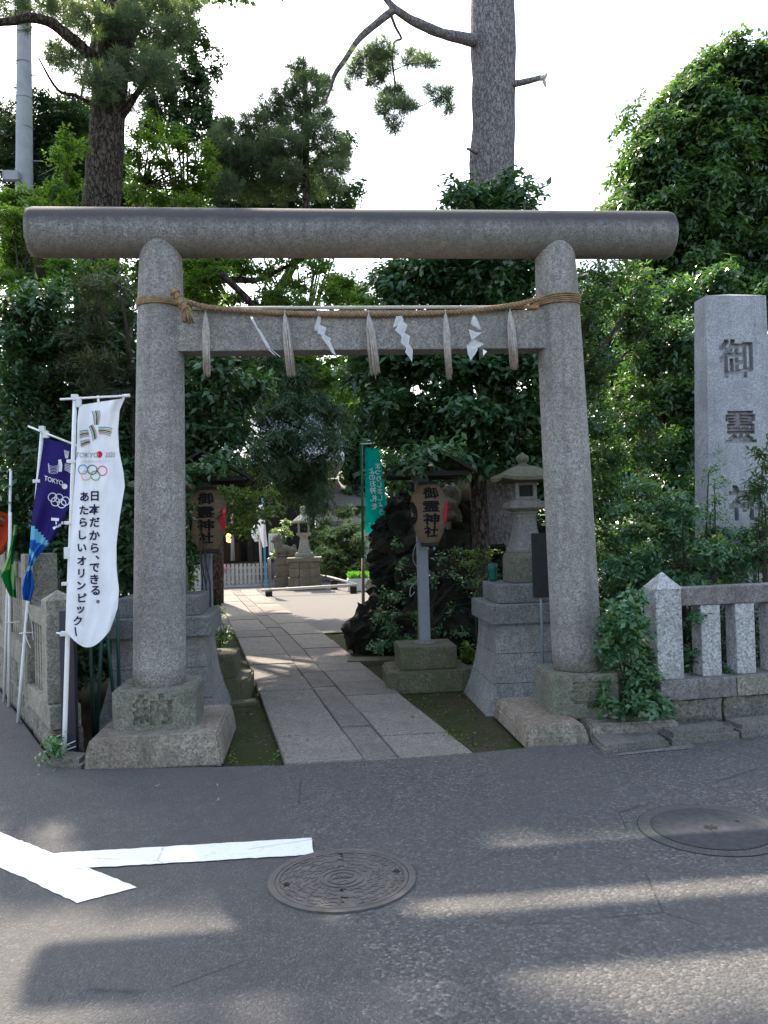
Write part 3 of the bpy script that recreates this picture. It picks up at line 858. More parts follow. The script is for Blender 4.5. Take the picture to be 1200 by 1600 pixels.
bm.faces.new(vs); bmesh.ops.solidify(bm, geom=bm.faces[:], thickness=.0012)
build('paper_fold', bm, M['paper'], streamer_root)

# ------------------------------------------------------------------ stele and fences
def rotz(p, c, a): 
    v = Vector(p) - Vector(c); return Vector(c) + Matrix.Rotation(a, 3, 'Z') @ v
ste = empty('stone_stele', (4.12, 7.6, 0), 'tall pale granite stele with carved shrine name behind the shrub', 'stele')
bm = bmesh.new()
frustum_loft(bm, [(4.07, 7.53, .36, .15, -.05), (4.085, 7.525, .325, .135, 1.9), (4.11, 7.52,   .298, .12, 3.675)])
top = max(bm.faces, key=lambda f: f.calc_center_median().z)
pk_ = bmesh.ops.poke(bm, faces=[top]); pk_['verts'][0].co.z = 3.72
o = build('shaft', bm, M['stele'], ste)
cb = bmesh.new()
for ch, px, py, sx, sy in (('御', 1150, 560, 1.12, 1.25), ('靈', 1157, 667, 1.05, 1.1), ('神', 1163, 785, 1.1, 1.15), ('社', 1168, 900, 1.1, 1.15)):
    p = at(px, py, 7.4); solid_text(cb, ch, p.x - 4.12, p.z, 7.3 - 7.6, 7.455 - 7.6, .31, .0105, sx, sy)
bool_cut(o, cb)

fa = math.radians(5.5)
fpiv = (2.66, 6.05, 0)
fence_r = empty('stone_fence', fpiv, 'pale granite fence with pyramid-capped post beside the stele', 'fence')
def fpart(name, lo, hi, mat, bev=.012, jit=.002, cap=0, **k):
    bm = bmesh.new()
    box(bm, lo, hi, bev, 0, None, jit)
    if cap:
        cx, cy = (lo[0] + hi[0]) / 2, (lo[1] + hi[1]) / 2; hx = (hi[0] - lo[0]) / 2
        frustum_loft(bm, [(cx, cy, hx, hx, hi[2] - .004), (cx, cy, hx - .004, hx - .004, hi[2] + .006), (cx, cy, .006, .006, hi[2] + cap)])
    bmesh.ops.rotate(bm, verts=bm.verts, cent=fpiv, matrix=Matrix.Rotation(fa, 3, 'Z'))
    c = rotz(((lo[0] + hi[0]) / 2, (lo[1] + hi[1]) / 2, lo[2]), (fpiv[0], fpiv[1], lo[2]), fa)
    return build(name, bm, mat, fence_r, base=tuple(c))
fpart('post', (2.572, 5.955, .351), (2.785, 6.145, 1.035), M['fence'], .012, .002, .12)
fpart('top_rail', (2.786, 5.975, .895), (5.9, 6.125, 1.035), M['rail'], .01)
b0 = fpart('baluster', (2.955, 5.98, .351), (3.118, 6.12, .894), M['fence'], .01)
for i in range(1, 9):
    if i == 8: break
    c = rotz((3.0365 + .293 * i, 6.05, .351), (fpiv[0], fpiv[1], .351), fa)
    copy_to(b0, c)
for i, (a, b) in enumerate(((2.56, 3.19), (3.196, 3.9), (3.906, 4.7), (4.706, 5.9))):
    fpart('sill_stone', (a, 5.91, .2), (b, 6.19, .35), M['oldfence'] if i % 2 else M['rail'], .008)
for i, (a, b) in enumerate(((2.67, 3.08), (3.1, 3.75), (3.77, 4.4), (4.42, 5.2), (5.22, 5.9))):
    bm = bmesh.new(); box(bm, (a, 5.94, -.06), (b, 6.2, .195), .015)
    bmesh.ops.subdivide_edges(bm, edges=[e for e in bm.edges if e.calc_length() > .1], cuts=5, use_grid_fill=True)
    for v in bm.verts: v.co += noise.noise_vector(v.co * 14) * .014 + noise.noise_vector(v.co * 40) * .005
    bmesh.ops.rotate(bm, verts=bm.verts, cent=fpiv, matrix=Matrix.Rotation(fa, 3, 'Z'))
    build('wall_stone', bm, M['wallstone'], fence_r)
fpart('end_stone', (2.545, 5.96, -.05), (2.655, 6.2, .198), M['oldfence'], .01)

dl = Vector((-.435, .9, 0)).normalized(); al = math.atan2(dl.y, dl.x)
fence_l = empty('stone_fence', (-1.88, 6.3, 0), 'older grey granite fence stepping up along the side street behind the banners', 'fence')
def lp(name, s0, s1, w0, w1, z0, z1, mat, bev=.01, cap=0, roughn=0, jit=.002):
    """piece of the left fence: s along it, w across (towards the shrine)"""
    bm = bmesh.new(); box(bm, (s0, w0, z0), (s1, w1, z1), bev, 0, None, jit)
    if cap: 
        cx, cy, h = (s0 + s1) / 2, (w0 + w1) / 2, (s1 - s0) / 2
        frustum_loft(bm, [(cx, cy, h, h, z1 - .004), (cx, cy, h - .003, h - .003, z1 + .004), (cx, cy, .006, .006, z1 + cap)])
    if roughn:
        bmesh.ops.subdivide_edges(bm, edges=[e for e in bm.edges if e.calc_length() > .12], cuts=4, use_grid_fill=True)
        for v in bm.verts: v.co += noise.noise_vector(v.co * 12) * roughn
    for v in bm.verts:
        q = Vector((-1.88, 6.3, 0)) + dl * v.co.x + Vector((dl.y, -dl.x, 0)) * v.co.y; v.co = Vector((q.x, q.y, v.co.z))
    c = Vector((-1.88, 6.3, z0)) + dl * (s0 + s1) / 2 + Vector((dl.y, -dl.x, 0)) * (w0 + w1) / 2
    return build(name, bm, mat, fence_l, base=tuple(c))
lp('post', -.11, .1, -.1, .11, .34, 1.09, M['oldfence'], .01, .07)
lp('top_rail', .101, .93, -.075, .08, .87, 1.0, M['oldfence'])
for i in range(6): lp('baluster', .155 + .13 * i, .235 + .13 * i, -.045, .045, .34, .869, M['oldfence'], .006)
lp('sill_stone', -.2, .94, -.1, .115, .17, .338, M['oldfence'])
lp('post', .95, 1.2, -.1, .16, .34, 1.42, M['oldfence'], .012)
lp('top_rail', 1.202, 2.38, -.075, .08, 1.2, 1.34, M['oldfence'])
for i in range(8): lp('baluster', 1.26 + .135 * i, 1.345 + .135 * i, -.045, .045, .64, 1.199, M['oldfence'], .006)
lp('sill_stone', .945, 2.4, -.1, .11, .44, .638, M['oldfence'])
lp('post', 2.385, 2.62, -.1, .14, .6, 1.5, M['oldfence'], .012)
lp('top_rail', 2.625, 5.0, -.075, .08, 1.22, 1.36, M['oldfence'])
for i in range(15): lp('baluster', 2.69 + .15 * i, 2.775 + .15 * i, -.045, .045, .64, 1.219, M['oldfence'], .006)
lp('sill_stone', 2.405, 5.0, -.1, .11, .44, .638, M['oldfence'])
for a, b, z0, z1 in ((-.2, .5, -.06, .168), (.51, 1.3, -.06, .165), (1.31, 2.1, -.06, .2), (2.11, 3.2, -.06, .2), (3.21, 5, -.06, .2), (.95, 1.7, .17, .437), (1.71, 2.5, .205, .437), (2.51, 3.4, .205, .437), (3.41, 5, .205, .437)):
    lp('wall_stone', a, b, -.085, .13, z0, z1, M['wallstone'], .02, 0, .012)

# ------------------------------------------------------------------ dark post, green stakes
bm = bmesh.new(); box(bm, (-1.79, 6.02, -.02), (-1.69, 6.1, 1.03), .006)
tag(build('metal_post', bm, M['blacksteel'], base=(-1.74, 6.06, 0)), 'slim black metal post behind the white banner pole', 'post')
for i, (a, b, l) in enumerate((((141, 1000), (147, 1160), 'green garden stake nearest the black post, upright'), ((159, 985), (151, 1155), 'green garden stake leaning against its upright neighbour beside the black post'), ((163, 950), (176, 1075), 'green garden stake tilted sideways behind the white banner hem'), ((183, 930), (186, 1066), 'green garden stake standing upright just beside the left gate pillar'))):
    Yk = (6.75, 6.7, 6.72, 6.75)[i]
    p1 = at(*b, Yk); p0 = at(*a, Yk); d = (p1 - p0).normalized(); k = (-.05 - p1.z) / d.z; foot = p1 + d * k
    bm = bmesh.new(); tube(bm, [foot, p0 - d * .25], .014, 8)
    tag(build('garden_stake', bm, M['greenstake'], smooth=True, base=tuple(foot)), l, 'stake', 'green garden stakes beside the left gate pillar')

# ================================================================== BANNERS
def interp_rows(rows, v):
    t = v * (len(rows) - 1); i = min(int(t), len(rows) - 2); f = t - i
    return [a + (b - a) * f for a, b in zip(rows[i], rows[i + 1])]
def cloth_fn(rows, Y, fold, sag=0):
    def uv(u, v, off=0):
        xl, yl, xr, yr = interp_rows(rows, v)
        px = xl + (xr - xl) * u; py = yl + (yr - yl) * u + sag * math.sin(PI * u) * v ** 6
        return at(px, py, Y + fold(u, v) - off)
    def pix(px, py, off=.006):
        v = .5; u = .5
        for _ in range(22):
            xl, yl, xr, yr = interp_rows(rows, v)
            u = min(1, max(0, (px - xl) / max(1e-3, xr - xl))); yy = yl + (yr - yl) * u + sag * math.sin(PI * u) * v ** 6
            v = min(1, max(0, v + (py - yy) / (rows[-1][1] - rows[0][1]) * .7))
        u = min(.995, max(.005, u))
        return at(px, py, Y + fold(u, v) - off)
    return uv, pix
def cloth_mesh(name, uv, nu, nv, mats, parent, pick=None, ):
    bm = bmesh.new()
    g = [[bm.verts.new(uv(i / nu, j / nv)) for i in range(nu + 1)] for j in range(nv + 1)]
    for j in range(nv):
        for i in range(nu):
            f = bm.faces.new((g[j][i], g[j][i + 1], g[j + 1][i + 1], g[j + 1][i]))
            if pick: f.material_index = pick((i + .5) / nu, (j + .5) / nv)
    o = build(name, bm, mats[0], parent, True)
    for m in mats[1:]: o.data.materials.append(m)
    return o
def pprint(name, parent, mat, fn):
    bm = bmesh.new(); fn(bm)
    return build(name, bm, mat, parent)

# white banner
ft = at(100, 1186, 5.95); ft.z = 0
wb = empty('banner', tuple(ft), 'white vertical banner with coloured rings and Japanese slogan on a white pole', 'banner')
bm = bmesh.new()
p0, p1 = ft, at(117, 626, 5.8)
pts = [p0.lerp(p1, t) for t in np.linspace(0, 1, 9)]
tube(bm, pts, [.0165] * 5 + [.0145] * 4, 12); build('pole', bm, M['whitepole'], wb, True)
bm = bmesh.new(); tube(bm, [at(94, 624, 5.79), at(203, 618, 5.77)], .0075, 8); tube(bm, [at(194, 618.5, 5.772), at(203, 618, 5.77)], .012, 8)
build('crossbar', bm, M['whitepole'], wb, True)
bm = bmesh.new()
for px, py, w, h in ((117, 621, .022, .02), (112, 721, .03, .012), (108.5, 817, .03, .012), (106.5, 864, .024, .04), (104, 912, .03, .012), (101, 990, .028, .016), (123, 630, .014, .03)):
    p = at(px, py, 5.8 + .15 * (py - 622) / 563)
    bm = bmesh.new(); box(bm, p - Vector((w, .022, h)), p + Vector((w, .022, h)), .004); build('clip', bm, M['clip'], wb)
WR = [(124, 633, 195, 622), (121, 655, 187, 641), (120, 690, 184.5, 672), (119, 720, 186, 704), (117, 750, 193, 738), (115, 780, 195, 760), (112, 820, 187, 808), (110, 860, 182, 849), (107, 900, 182, 888), (105, 940, 186, 922), (104, 968, 184, 950), (105, 990, 172, 985)]
wf = lambda u, v: .022 * math.sin(u * 7 + v * 5) * (.4 + u) + .012 * math.sin(u * 15 - v * 9) + .007 * math.sin(u * 23 + v * 31) * math.sin(v * 7 + u * 3) + .012 * math.sin((u - .4) * 26 + v * 14) * math.exp(-v * 9) + .028 * math.exp(-((u - .24 - .06 * v) / .055) ** 2) * min(1, v * 3) * (1 if v < .93 else .4) + .02 * (v - .5) * u
uv, pix = cloth_fn(WR, 5.78, wf, 24)
cw = cloth_mesh('cloth', uv, 34, 90, [M['cloth_white']], wb)
bm = bmesh.new()
for u_ in (.03, .42, .97):
    a = uv(u_, 0, .002); xl, yl, xr, yr = WR[0]; px = xl + (xr - xl) * u_
    b = at(px, 622.5 - 4 * u_, 5.785); d = Vector((.008, 0, 0))
    vs = [bm.verts.new(q) for q in (a - d + Vector((0, 0, -.012)), a + d + Vector((0, 0, -.012)), b + d + Vector((0, -.008, .01)), b - d + Vector((0, -.008, .01)))]
    bm.faces.new(vs)
bmesh.ops.solidify(bm, geom=bm.faces[:], thickness=.002)
build('loop', bm, M['cloth_white'], wb)
def chars(bm, fn, lst, size, bold=.02, mirror=False, sx=1, sy=1, shear=0):
    for ch, px, py in lst:
        put_text(bm, ch, lambda x, y, px=px, py=py: fn(px + x, py - y), size, bold * size, size * .18, mirror, sx, sy, (0, 0), shear)
def wtxt(bm):
    chars(bm, pix, [('日', 148, 775), ('本', 147.5, 796), ('だ', 148, 816), ('か', 148, 836.5), ('ら', 148, 856), ('、', 152, 871), ('で', 148, 887), ('き', 147.5, 905), ('る', 149, 922.5)], 17, .03)
    chars(bm, pix, [('。', 153, 940)], 14, .03)
def wtxt2(bm):
    chars(bm, pix, [('あ', 132, 776), ('た', 131, 797), ('ら', 130, 816), ('し', 129, 836), ('い', 128, 856), ('オ', 127.5, 876), ('リ', 127, 896), ('ン', 127, 915), ('ピ', 128.5, 934), ('ッ', 126, 953), ('ク', 121.5, 970), ('ー', 117, 987)][:11], 16, .03)
    strip_poly(bm, [(117.5, 980), (118.5, 988), (119.5, 994)], 2.2, pix)
pprint('slogan', cw, M['ink'], wtxt); pprint('slogan', cw, M['ink'], wtxt2)
five = ['pblue', 'pyellow', 'black', 'pgreen', 'pink']
fans = [((143.5, 642), (147.5, 664), (155.5, 641), (154, 663.5)), ((139, 666), (145.5, 689), (144.5, 663.5), (151.5, 684)), ((153, 667.5), (176, 669.5), (154.5, 677), (173, 681.5)), ((124.5, 674), (138, 672.5), (124.5, 684.5), (139, 681)), ((125.5, 690), (140, 687), (126.5, 698.5), (140.5, 692.5))]
for k, cn in enumerate(five):
    def fs(bm, k=k):
        for a, b, c, d in fans:
            t = k / 4
            p = (a[0] + (c[0] - a[0]) * t, a[1] + (c[1] - a[1]) * t); q = (b[0] + (d[0] - b[0]) * t, b[1] + (d[1] - b[1]) * t)
            m = ((p[0] + q[0]) / 2 + 1.2, (p[1] + q[1]) / 2 - 1.0)
            strip_poly(bm, [p, (p[0] * .5 + m[0] * .5 + .2, p[1] * .5 + m[1] * .5), m, (q[0] * .5 + m[0] * .5, q[1] * .5 + m[1] * .5), q], 1.5, pix)
    pprint('emblem_stripe', cw, M[cn], fs)
for (cx, cy), cn in zip(((129.5, 733.5), (144, 734), (160, 735.5), (134.5, 743), (149, 743)), ('pblue', 'ink', 'red', 'pyellow', 'pgreen')):
    pprint('ring', cw, M[cn], lambda bm, cx=cx, cy=cy: ring_poly(bm, cx, cy, 7.2, 1.3, pix))
def tk(bm):
    put_text(bm, 'TOKYO', lambda x, y: pix(136 + x, 711 - y), 11, .12, 2.5, False, .95, 1, (0, 0), .2)
pprint('lettering', cw, M['pgrey'], tk); pprint('lettering', cw, M['pgrey'], lambda bm: put_text(bm, '2020', lambda x, y: pix(172 + x, 710.5 - y), 11, .12, 2.5, False, .72, 1, (0, 0), .2))
pprint('lettering', cw, M['ppale'], lambda bm: put_text(bm, 'CANDIDATE CITY', lambda x, y: pix(150 + x, 721 - y), 5.5, .03, 2.5, False, 1.0, 1))
def dot(bm, fn, cx, cy, r, sx=1):
    n = 20; vs = [bm.verts.new(fn(cx + r * sx * math.cos(2 * PI * k / n), cy + r * math.sin(2 * PI * k / n))) for k in range(n)]
    c = bm.verts.new(fn(cx, cy))
    for k in range(n): bm.faces.new((vs[k], vs[(k + 1) % n], c))
pprint('red_dot', cw, M['red'], lambda bm: dot(bm, pix, 155.5, 710, 5.3, .85))
bm = bmesh.new()
p = at(100, 990, 5.94); tube(bm, [Vector((-1.80, 6.0, p.z)), Vector((p.x, p.y - .03, p.z)), Vector((-1.68, 6.0, p.z))], .006, 6)
p = at(100, 1172, 5.95); tube(bm, [Vector((-1.79, 6.015, p.z)), Vector((ft.x, 5.92, p.z)), Vector((-1.69, 6.015, p.z + .005))], .004, 6); tube(bm, [Vector((-1.79, 6.013, p.z + .04)), Vector((ft.x, 5.925, p.z + .03)), Vector((-1.69, 6.013, p.z + .045))], .004, 6)
build('tie', bm, M['clip'], wb)

# navy banner
ft = at(28, 1129, 7.2); ft.z = 0
nb = empty('banner', tuple(ft), 'navy and blue banner with white rings, its lower end twisted round the pole', 'banner')
bm = bmesh.new(); p1 = at(66, 672, 7.0); tube(bm, [ft.lerp(p1, t) for t in np.linspace(0, 1, 7)], .0155, 10); build('pole', bm, M['whitepole'], nb, True)
bm = bmesh.new(); tube(bm, [at(44, 666, 7.0), at(122, 697, 6.9)], .0085, 8); build('crossbar', bm, M['whitepole'], nb, True)
bm = bmesh.new()
for px, py, w, h in ((66, 670, .022, .022), (58, 752, .03, .014), (72, 679, .02, .03)):
    p = at(px, py, 6.98); bm = bmesh.new(); box(bm, p - Vector((w, .024, h)), p + Vector((w, .024, h)), .004); build('clip', bm, M['clip'], nb)
NR = [(69, 684, 120, 698), (62, 730, 117, 735), (56, 767, 113, 780), (52, 795, 104, 800), (49, 817, 95, 822), (47, 848, 80, 848), (45, 864, 60, 868), (43, 888, 49, 886), (37, 904, 51, 901), (34, 920, 54, 916), (36, 937, 48, 940)]
nf = lambda u, v: .03 * math.sin(u * 8 + v * 11) * (.3 + v) + .03 * math.sin(u * 17 + v * 4) * v
uvn, pixn = cloth_fn(NR, 6.95, nf)
cn_ = cloth_mesh('cloth', uvn, 30, 70, [M['cloth_navy'], M['cloth_blue'], M['cloth_sky']], nb, lambda u, v: 0 if v + .09 * (.5 - u) * 1.2 < .46 else (2 if (v + .05 * (.5 - u) < .505 or .595 < v - .08 * (u - .5) < .64 or .69 < v < .73) else 1))
def nmarks(bm):
    for cx, cy in ((82, 777), (92, 778.5), (102, 783), (86.5, 784), (96.5, 787)): ring_poly(bm, cx, cy, 6.6, 1.3, pixn)
    put_text(bm, 'TOKYO', lambda x, y: pixn(84 + x, 751 - y + x * .3), 10.5, .1, 2.5, False, .8, 1, (0, 0), .1)
    dot(bm, pixn, 101, 760, 4.3)
    for k in range(6): ring_poly(bm, 83.5, 725 + k * 2.4, 8 - k * .2, .9, lambda x, y, k=k: pixn(x, 725 + k * 2.4 + (y - 725 - k * 2.4) * .45), 16, -.3, PI + .3)
    for k in range(5): strip_poly(bm, [(100.5 + k * 1.8, 703 + k * .5), (101.5 + k * 1.3, 710), (102.5 + k * .8, 716)], .9, pixn)
    for k in range(5): strip_poly(bm, [(101, 725 + k * 2.2), (107, 726 + k * 2.6), (113, 729.5 + k * 2.8)], 1.0, pixn)
    strip_poly(bm, [(93, 718), (95, 727), (94, 737)], 5, pixn)
    for k in range(2): strip_poly(bm, [(80 + k * 7, 811 + k * 6), (92 + k * 7, 812 + k * 5)], 4.5, pixn)
    strip_poly(bm, [(83, 826), (95, 820)], 4, pixn); strip_poly(bm, [(88, 812), (90, 824)], 4, pixn)
pprint('lettering', cn_, M['pwhite'], nmarks)
bm = bmesh.new()
p = at(41, 989, 7.1); tube(bm, [p + Vector((-.05, -.02, 0)), p + Vector((0, -.035, .005)), p + Vector((.12, .04, 0))], .005, 6); tube(bm, [p + Vector((0, -.03, 0)), p + Vector((.02, -.04, -.06)), p + Vector((.045, -.04, -.12))], .004, 5); tube(bm, [at(44, 950, 7.05), at(50, 975, 7.08), at(52, 1000, 7.1)], .004, 5)
build('tie', bm, M['clip'], nb)

# green and red banners
ft = at(14, 1107, 7.9); ft.z = 0
gb = empty('banner', tuple(ft), 'green two-tone banner wound up and tied to its pole at the photo edge', 'banner')
bm = bmesh.new(); tube(bm, [ft, at(16, 800, 7.8)], .0155, 10); build('pole', bm, M['whitepole'], gb, True)
GR = [(21, 820, 26, 820), (18, 842, 25, 842), (14, 862, 22, 862), (8, 880, 21, 882), (1, 900, 24, 903), (9, 918, 25, 920), (15, 931, 26, 935)]
uvg, pg = cloth_fn(GR, 7.72, lambda u, v: .05 * math.sin(u * 8 + v * 6))
cloth_mesh('cloth', uvg, 16, 40, [M['cloth_green'], M['cloth_lime']], gb, lambda u, v: 1 if (v < .12 or (.36 < v + .1 * u < .62 and u < .62) or (.5 < v < .85 and u > .7)) else 0)
bm = bmesh.new(); p = at(14, 973, 7.85); tube(bm, [p + Vector((-.03, -.03, 0)), p + Vector((.09, .02, .004))], .006, 6); build('tie', bm, M['clip'], gb)
ft = at(6, 1090, 8.15); ft.z = 0
rb = empty('banner', tuple(ft), 'orange-red banner cut off at the photo edge behind the green banner', 'banner')
bm = bmesh.new(); tube(bm, [ft, at(17, 735, 8.0)], .013, 8)
build('pole', bm, M['whitepole'], rb, True)
uvr, pr = cloth_fn([(-30, 790, 13, 803), (-30, 820, 15, 828), (-30, 850, 12, 846), (-30, 872, 4, 866)], 7.95, lambda u, v: .04 * math.sin(u * 9 + v * 4))
cloth_mesh('cloth', uvr, 16, 12, [M['cloth_red']], rb)

# teal banner in the grounds, seen from behind
ft = at(568, 1006, 11.13); ft.z = -.03
tb = empty('banner', tuple(ft), 'teal banner with reversed white lettering on a bamboo pole by the path', 'banner')
bm = bmesh.new(); tube(bm, [ft, at(567, 872, 11.13)], .022, 8); build('bamboo_pole', bm, plain('brown bamboo', (.2, .14, .09), .7), tb, True)
bm = bmesh.new(); tube(bm, [at(567, 873, 11.13), at(565, 690, 11.13)], .017, 8); build('sleeved_pole', bm, plain('green sleeve', (.01, .16, .06), .5), tb, True)
bm = bmesh.new(); tube(bm, [at(562, 694, 11.1), at(600, 692, 11.1)], .009, 8); build('crossbar', bm, M['whitepole'], tb, True)
TR = [(570, 700, 592, 700), (570.5, 735, 597, 733), (570.5, 775, 602, 773), (570.5, 810, 607, 808), (571, 833, 609.5, 832)]
tf = lambda u, v: .03 * math.sin(u * 6 + v * 3)
uvt, pixt = cloth_fn(TR, 11.1, tf)
ct = cloth_mesh('cloth', uvt, 14, 30, [M['cloth_teal']], tb)
def ttxt(bm):
    chars(bm, pixt, [('よ', 581, 736), ('の', 581.5, 746), ('お', 582, 755.5), ('神', 583, 766), ('札', 584, 778.5), ('を', 585, 791)], 11, .02, True)
    chars(bm, pixt, [('ま', 590, 728), ('つ', 590.5, 738), ('り', 591.5, 748), ('し', 592.5, 757.5), ('ま', 593.5, 767.5), ('し', 594, 778), ('ょ', 594.5, 788), ('う', 596, 800)], 10, .02, True)
    ring_poly(bm, 603, 819, 3.6, 1.2, pixt, 16); dot(bm, pixt, 603, 819, 2)
    for yy in (818, 822): strip_poly(bm, [(576, yy), (586, yy), (597, yy)], .9, pixt)
pprint('lettering', ct, M['pwhite'], ttxt)

# ================================================================== STONE LANTERNS
def lantern(cx, cy, label):
    e = empty('stone_lantern', (cx, cy, -.05), label, 'stone lantern', 'stone lanterns on flared platforms beside the path')
    fl = lambda z: .375 + .12 * max(0, (.7 - z) / .7) ** 2.1
    zs = (-.06, .2, .445, .70)
    for za, zb in zip(zs, zs[1:]):
        bm = bmesh.new(); m = 5
        frustum_loft(bm, [(cx, cy, fl(za + (zb - za) * k / m), fl(za + (zb - za) * k / m), za + (zb - za) * k / m + (.005 if k == 0 and za > 0 else 0)) for k in range(m + 1)])
        build('platform_stone', bm, M['platform'], e)
    def blk(n_, h, z0, z1, mat, bev=.01, ht=None):
        bm = bmesh.new(); t = (ht or h) / h
        box(bm, (cx - h, cy - h, z0), (cx + h, cy + h, z1), bev, 0, None, .002, (t, t)); return build(n_, bm, M[mat], e)
    blk('cap_slab', .43, .702, .868, 'slab', .012); blk('block', .335, .87, 1.03, 'slab', .01)
    bm = bmesh.new(); frustum_loft(bm, [(cx, cy, .175, .175, 1.032), (cx, cy, .172, .172, 1.26), (cx, cy, .15, .15, 1.30)]); bmesh.ops.bevel(bm, geom=bm.edges[:], offset=.006, segments=2, affect='EDGES'); build('foot', bm, M['statue'], e)
    bm = bmesh.new(); pr_ = [(.145, 1.302), (.146, 1.325), (.13, 1.36), (.108, 1.44), (.093, 1.54), (.088, 1.6), (.092, 1.64), (.102, 1.655), (.102, 1.668)]
    frustum_loft(bm, [(cx, cy, h, h, z) for h, z in pr_]); bmesh.ops.bevel(bm, geom=[q for q in bm.edges if abs(q.verts[0].co.z - q.verts[1].co.z) > .001], offset=.012, segments=2, affect='EDGES'); build('shaft', bm, M['lantern'], e)
    bm = bmesh.new(); frustum_loft(bm, [(cx, cy, .105, .105, 1.67), (cx, cy, .155, .155, 1.70), (cx, cy, .158, .158, 1.755), (cx, cy, .12, .12, 1.762), (cx, cy, .12, .12, 1.774)]); bmesh.ops.bevel(bm, geom=bm.edges[:], offset=.004, segments=1, affect='EDGES'); build('collar', bm, M['lantern'], e)
    fb = bmesh.new(); h = .098
    for sx in (-1, 1):
        for sy in (-1, 1): box(fb, (cx + sx * h - (.034 if sx > 0 else 0), cy + sy * h - (.034 if sy > 0 else 0), 1.775), (cx + sx * h + (.034 if sx < 0 else 0), cy + sy * h + (.034 if sy < 0 else 0), 1.935), .003)
    box(fb, (cx - h + .002, cy - h + .002, 1.776), (cx + h - .002, cy + h - .002, 1.803), .003); box(fb, (cx - h + .002, cy - h + .002, 1.905), (cx + h - .002, cy + h - .002, 1.934), .003)
    f = build('fire_box', fb, M['lantern'], e)
    bm = bmesh.new(); box(bm, (cx - .062, cy - .075, 1.803), (cx + .062, cy + .075, 1.906), 0); build('screen', bm, M['dark'], f)
    bm = bmesh.new(); n = 9
    secs = [(.215, 1.936), (.25, 1.945), (.247, 1.975), (.22, 1.995), (.17, 2.03), (.12, 2.062), (.08, 2.078), (.06, 2.083)]
    frustum_loft(bm, [(cx, cy, a, a, z) for a, z in secs])
    bmesh.ops.subdivide_edges(bm, edges=[q for q in bm.edges if q.calc_length() > .1 and abs(q.verts[0].co.z - q.verts[1].co.z) < .001], cuts=4, use_grid_fill=True)
    for v in bm.verts:   # upturned corners
        k = min(abs(v.co.x - cx), abs(v.co.y - cy)) / .25
        if v.co.z < 2.0: v.co.z += .025 * k ** 3
    build('roof', bm, M['lanternroof'], e)
    bm = bmesh.new(); lathe(bm, [(.06, 2.078), (.062, 2.09), (.04, 2.1), (.035, 2.11), (.052, 2.125), (.06, 2.15), (.052, 2.175), (.025, 2.19), (.005, 2.21)], (cx, cy, 0), 16); build('finial', bm, M['lanternroof'], e, True)
    return e
lantern(1.955, 7.3, 'stone lantern on a tall flared platform behind the black notice board')
lantern(-1.265, 7.3, 'stone lantern on a flared platform mostly hidden behind the left gate pillar')

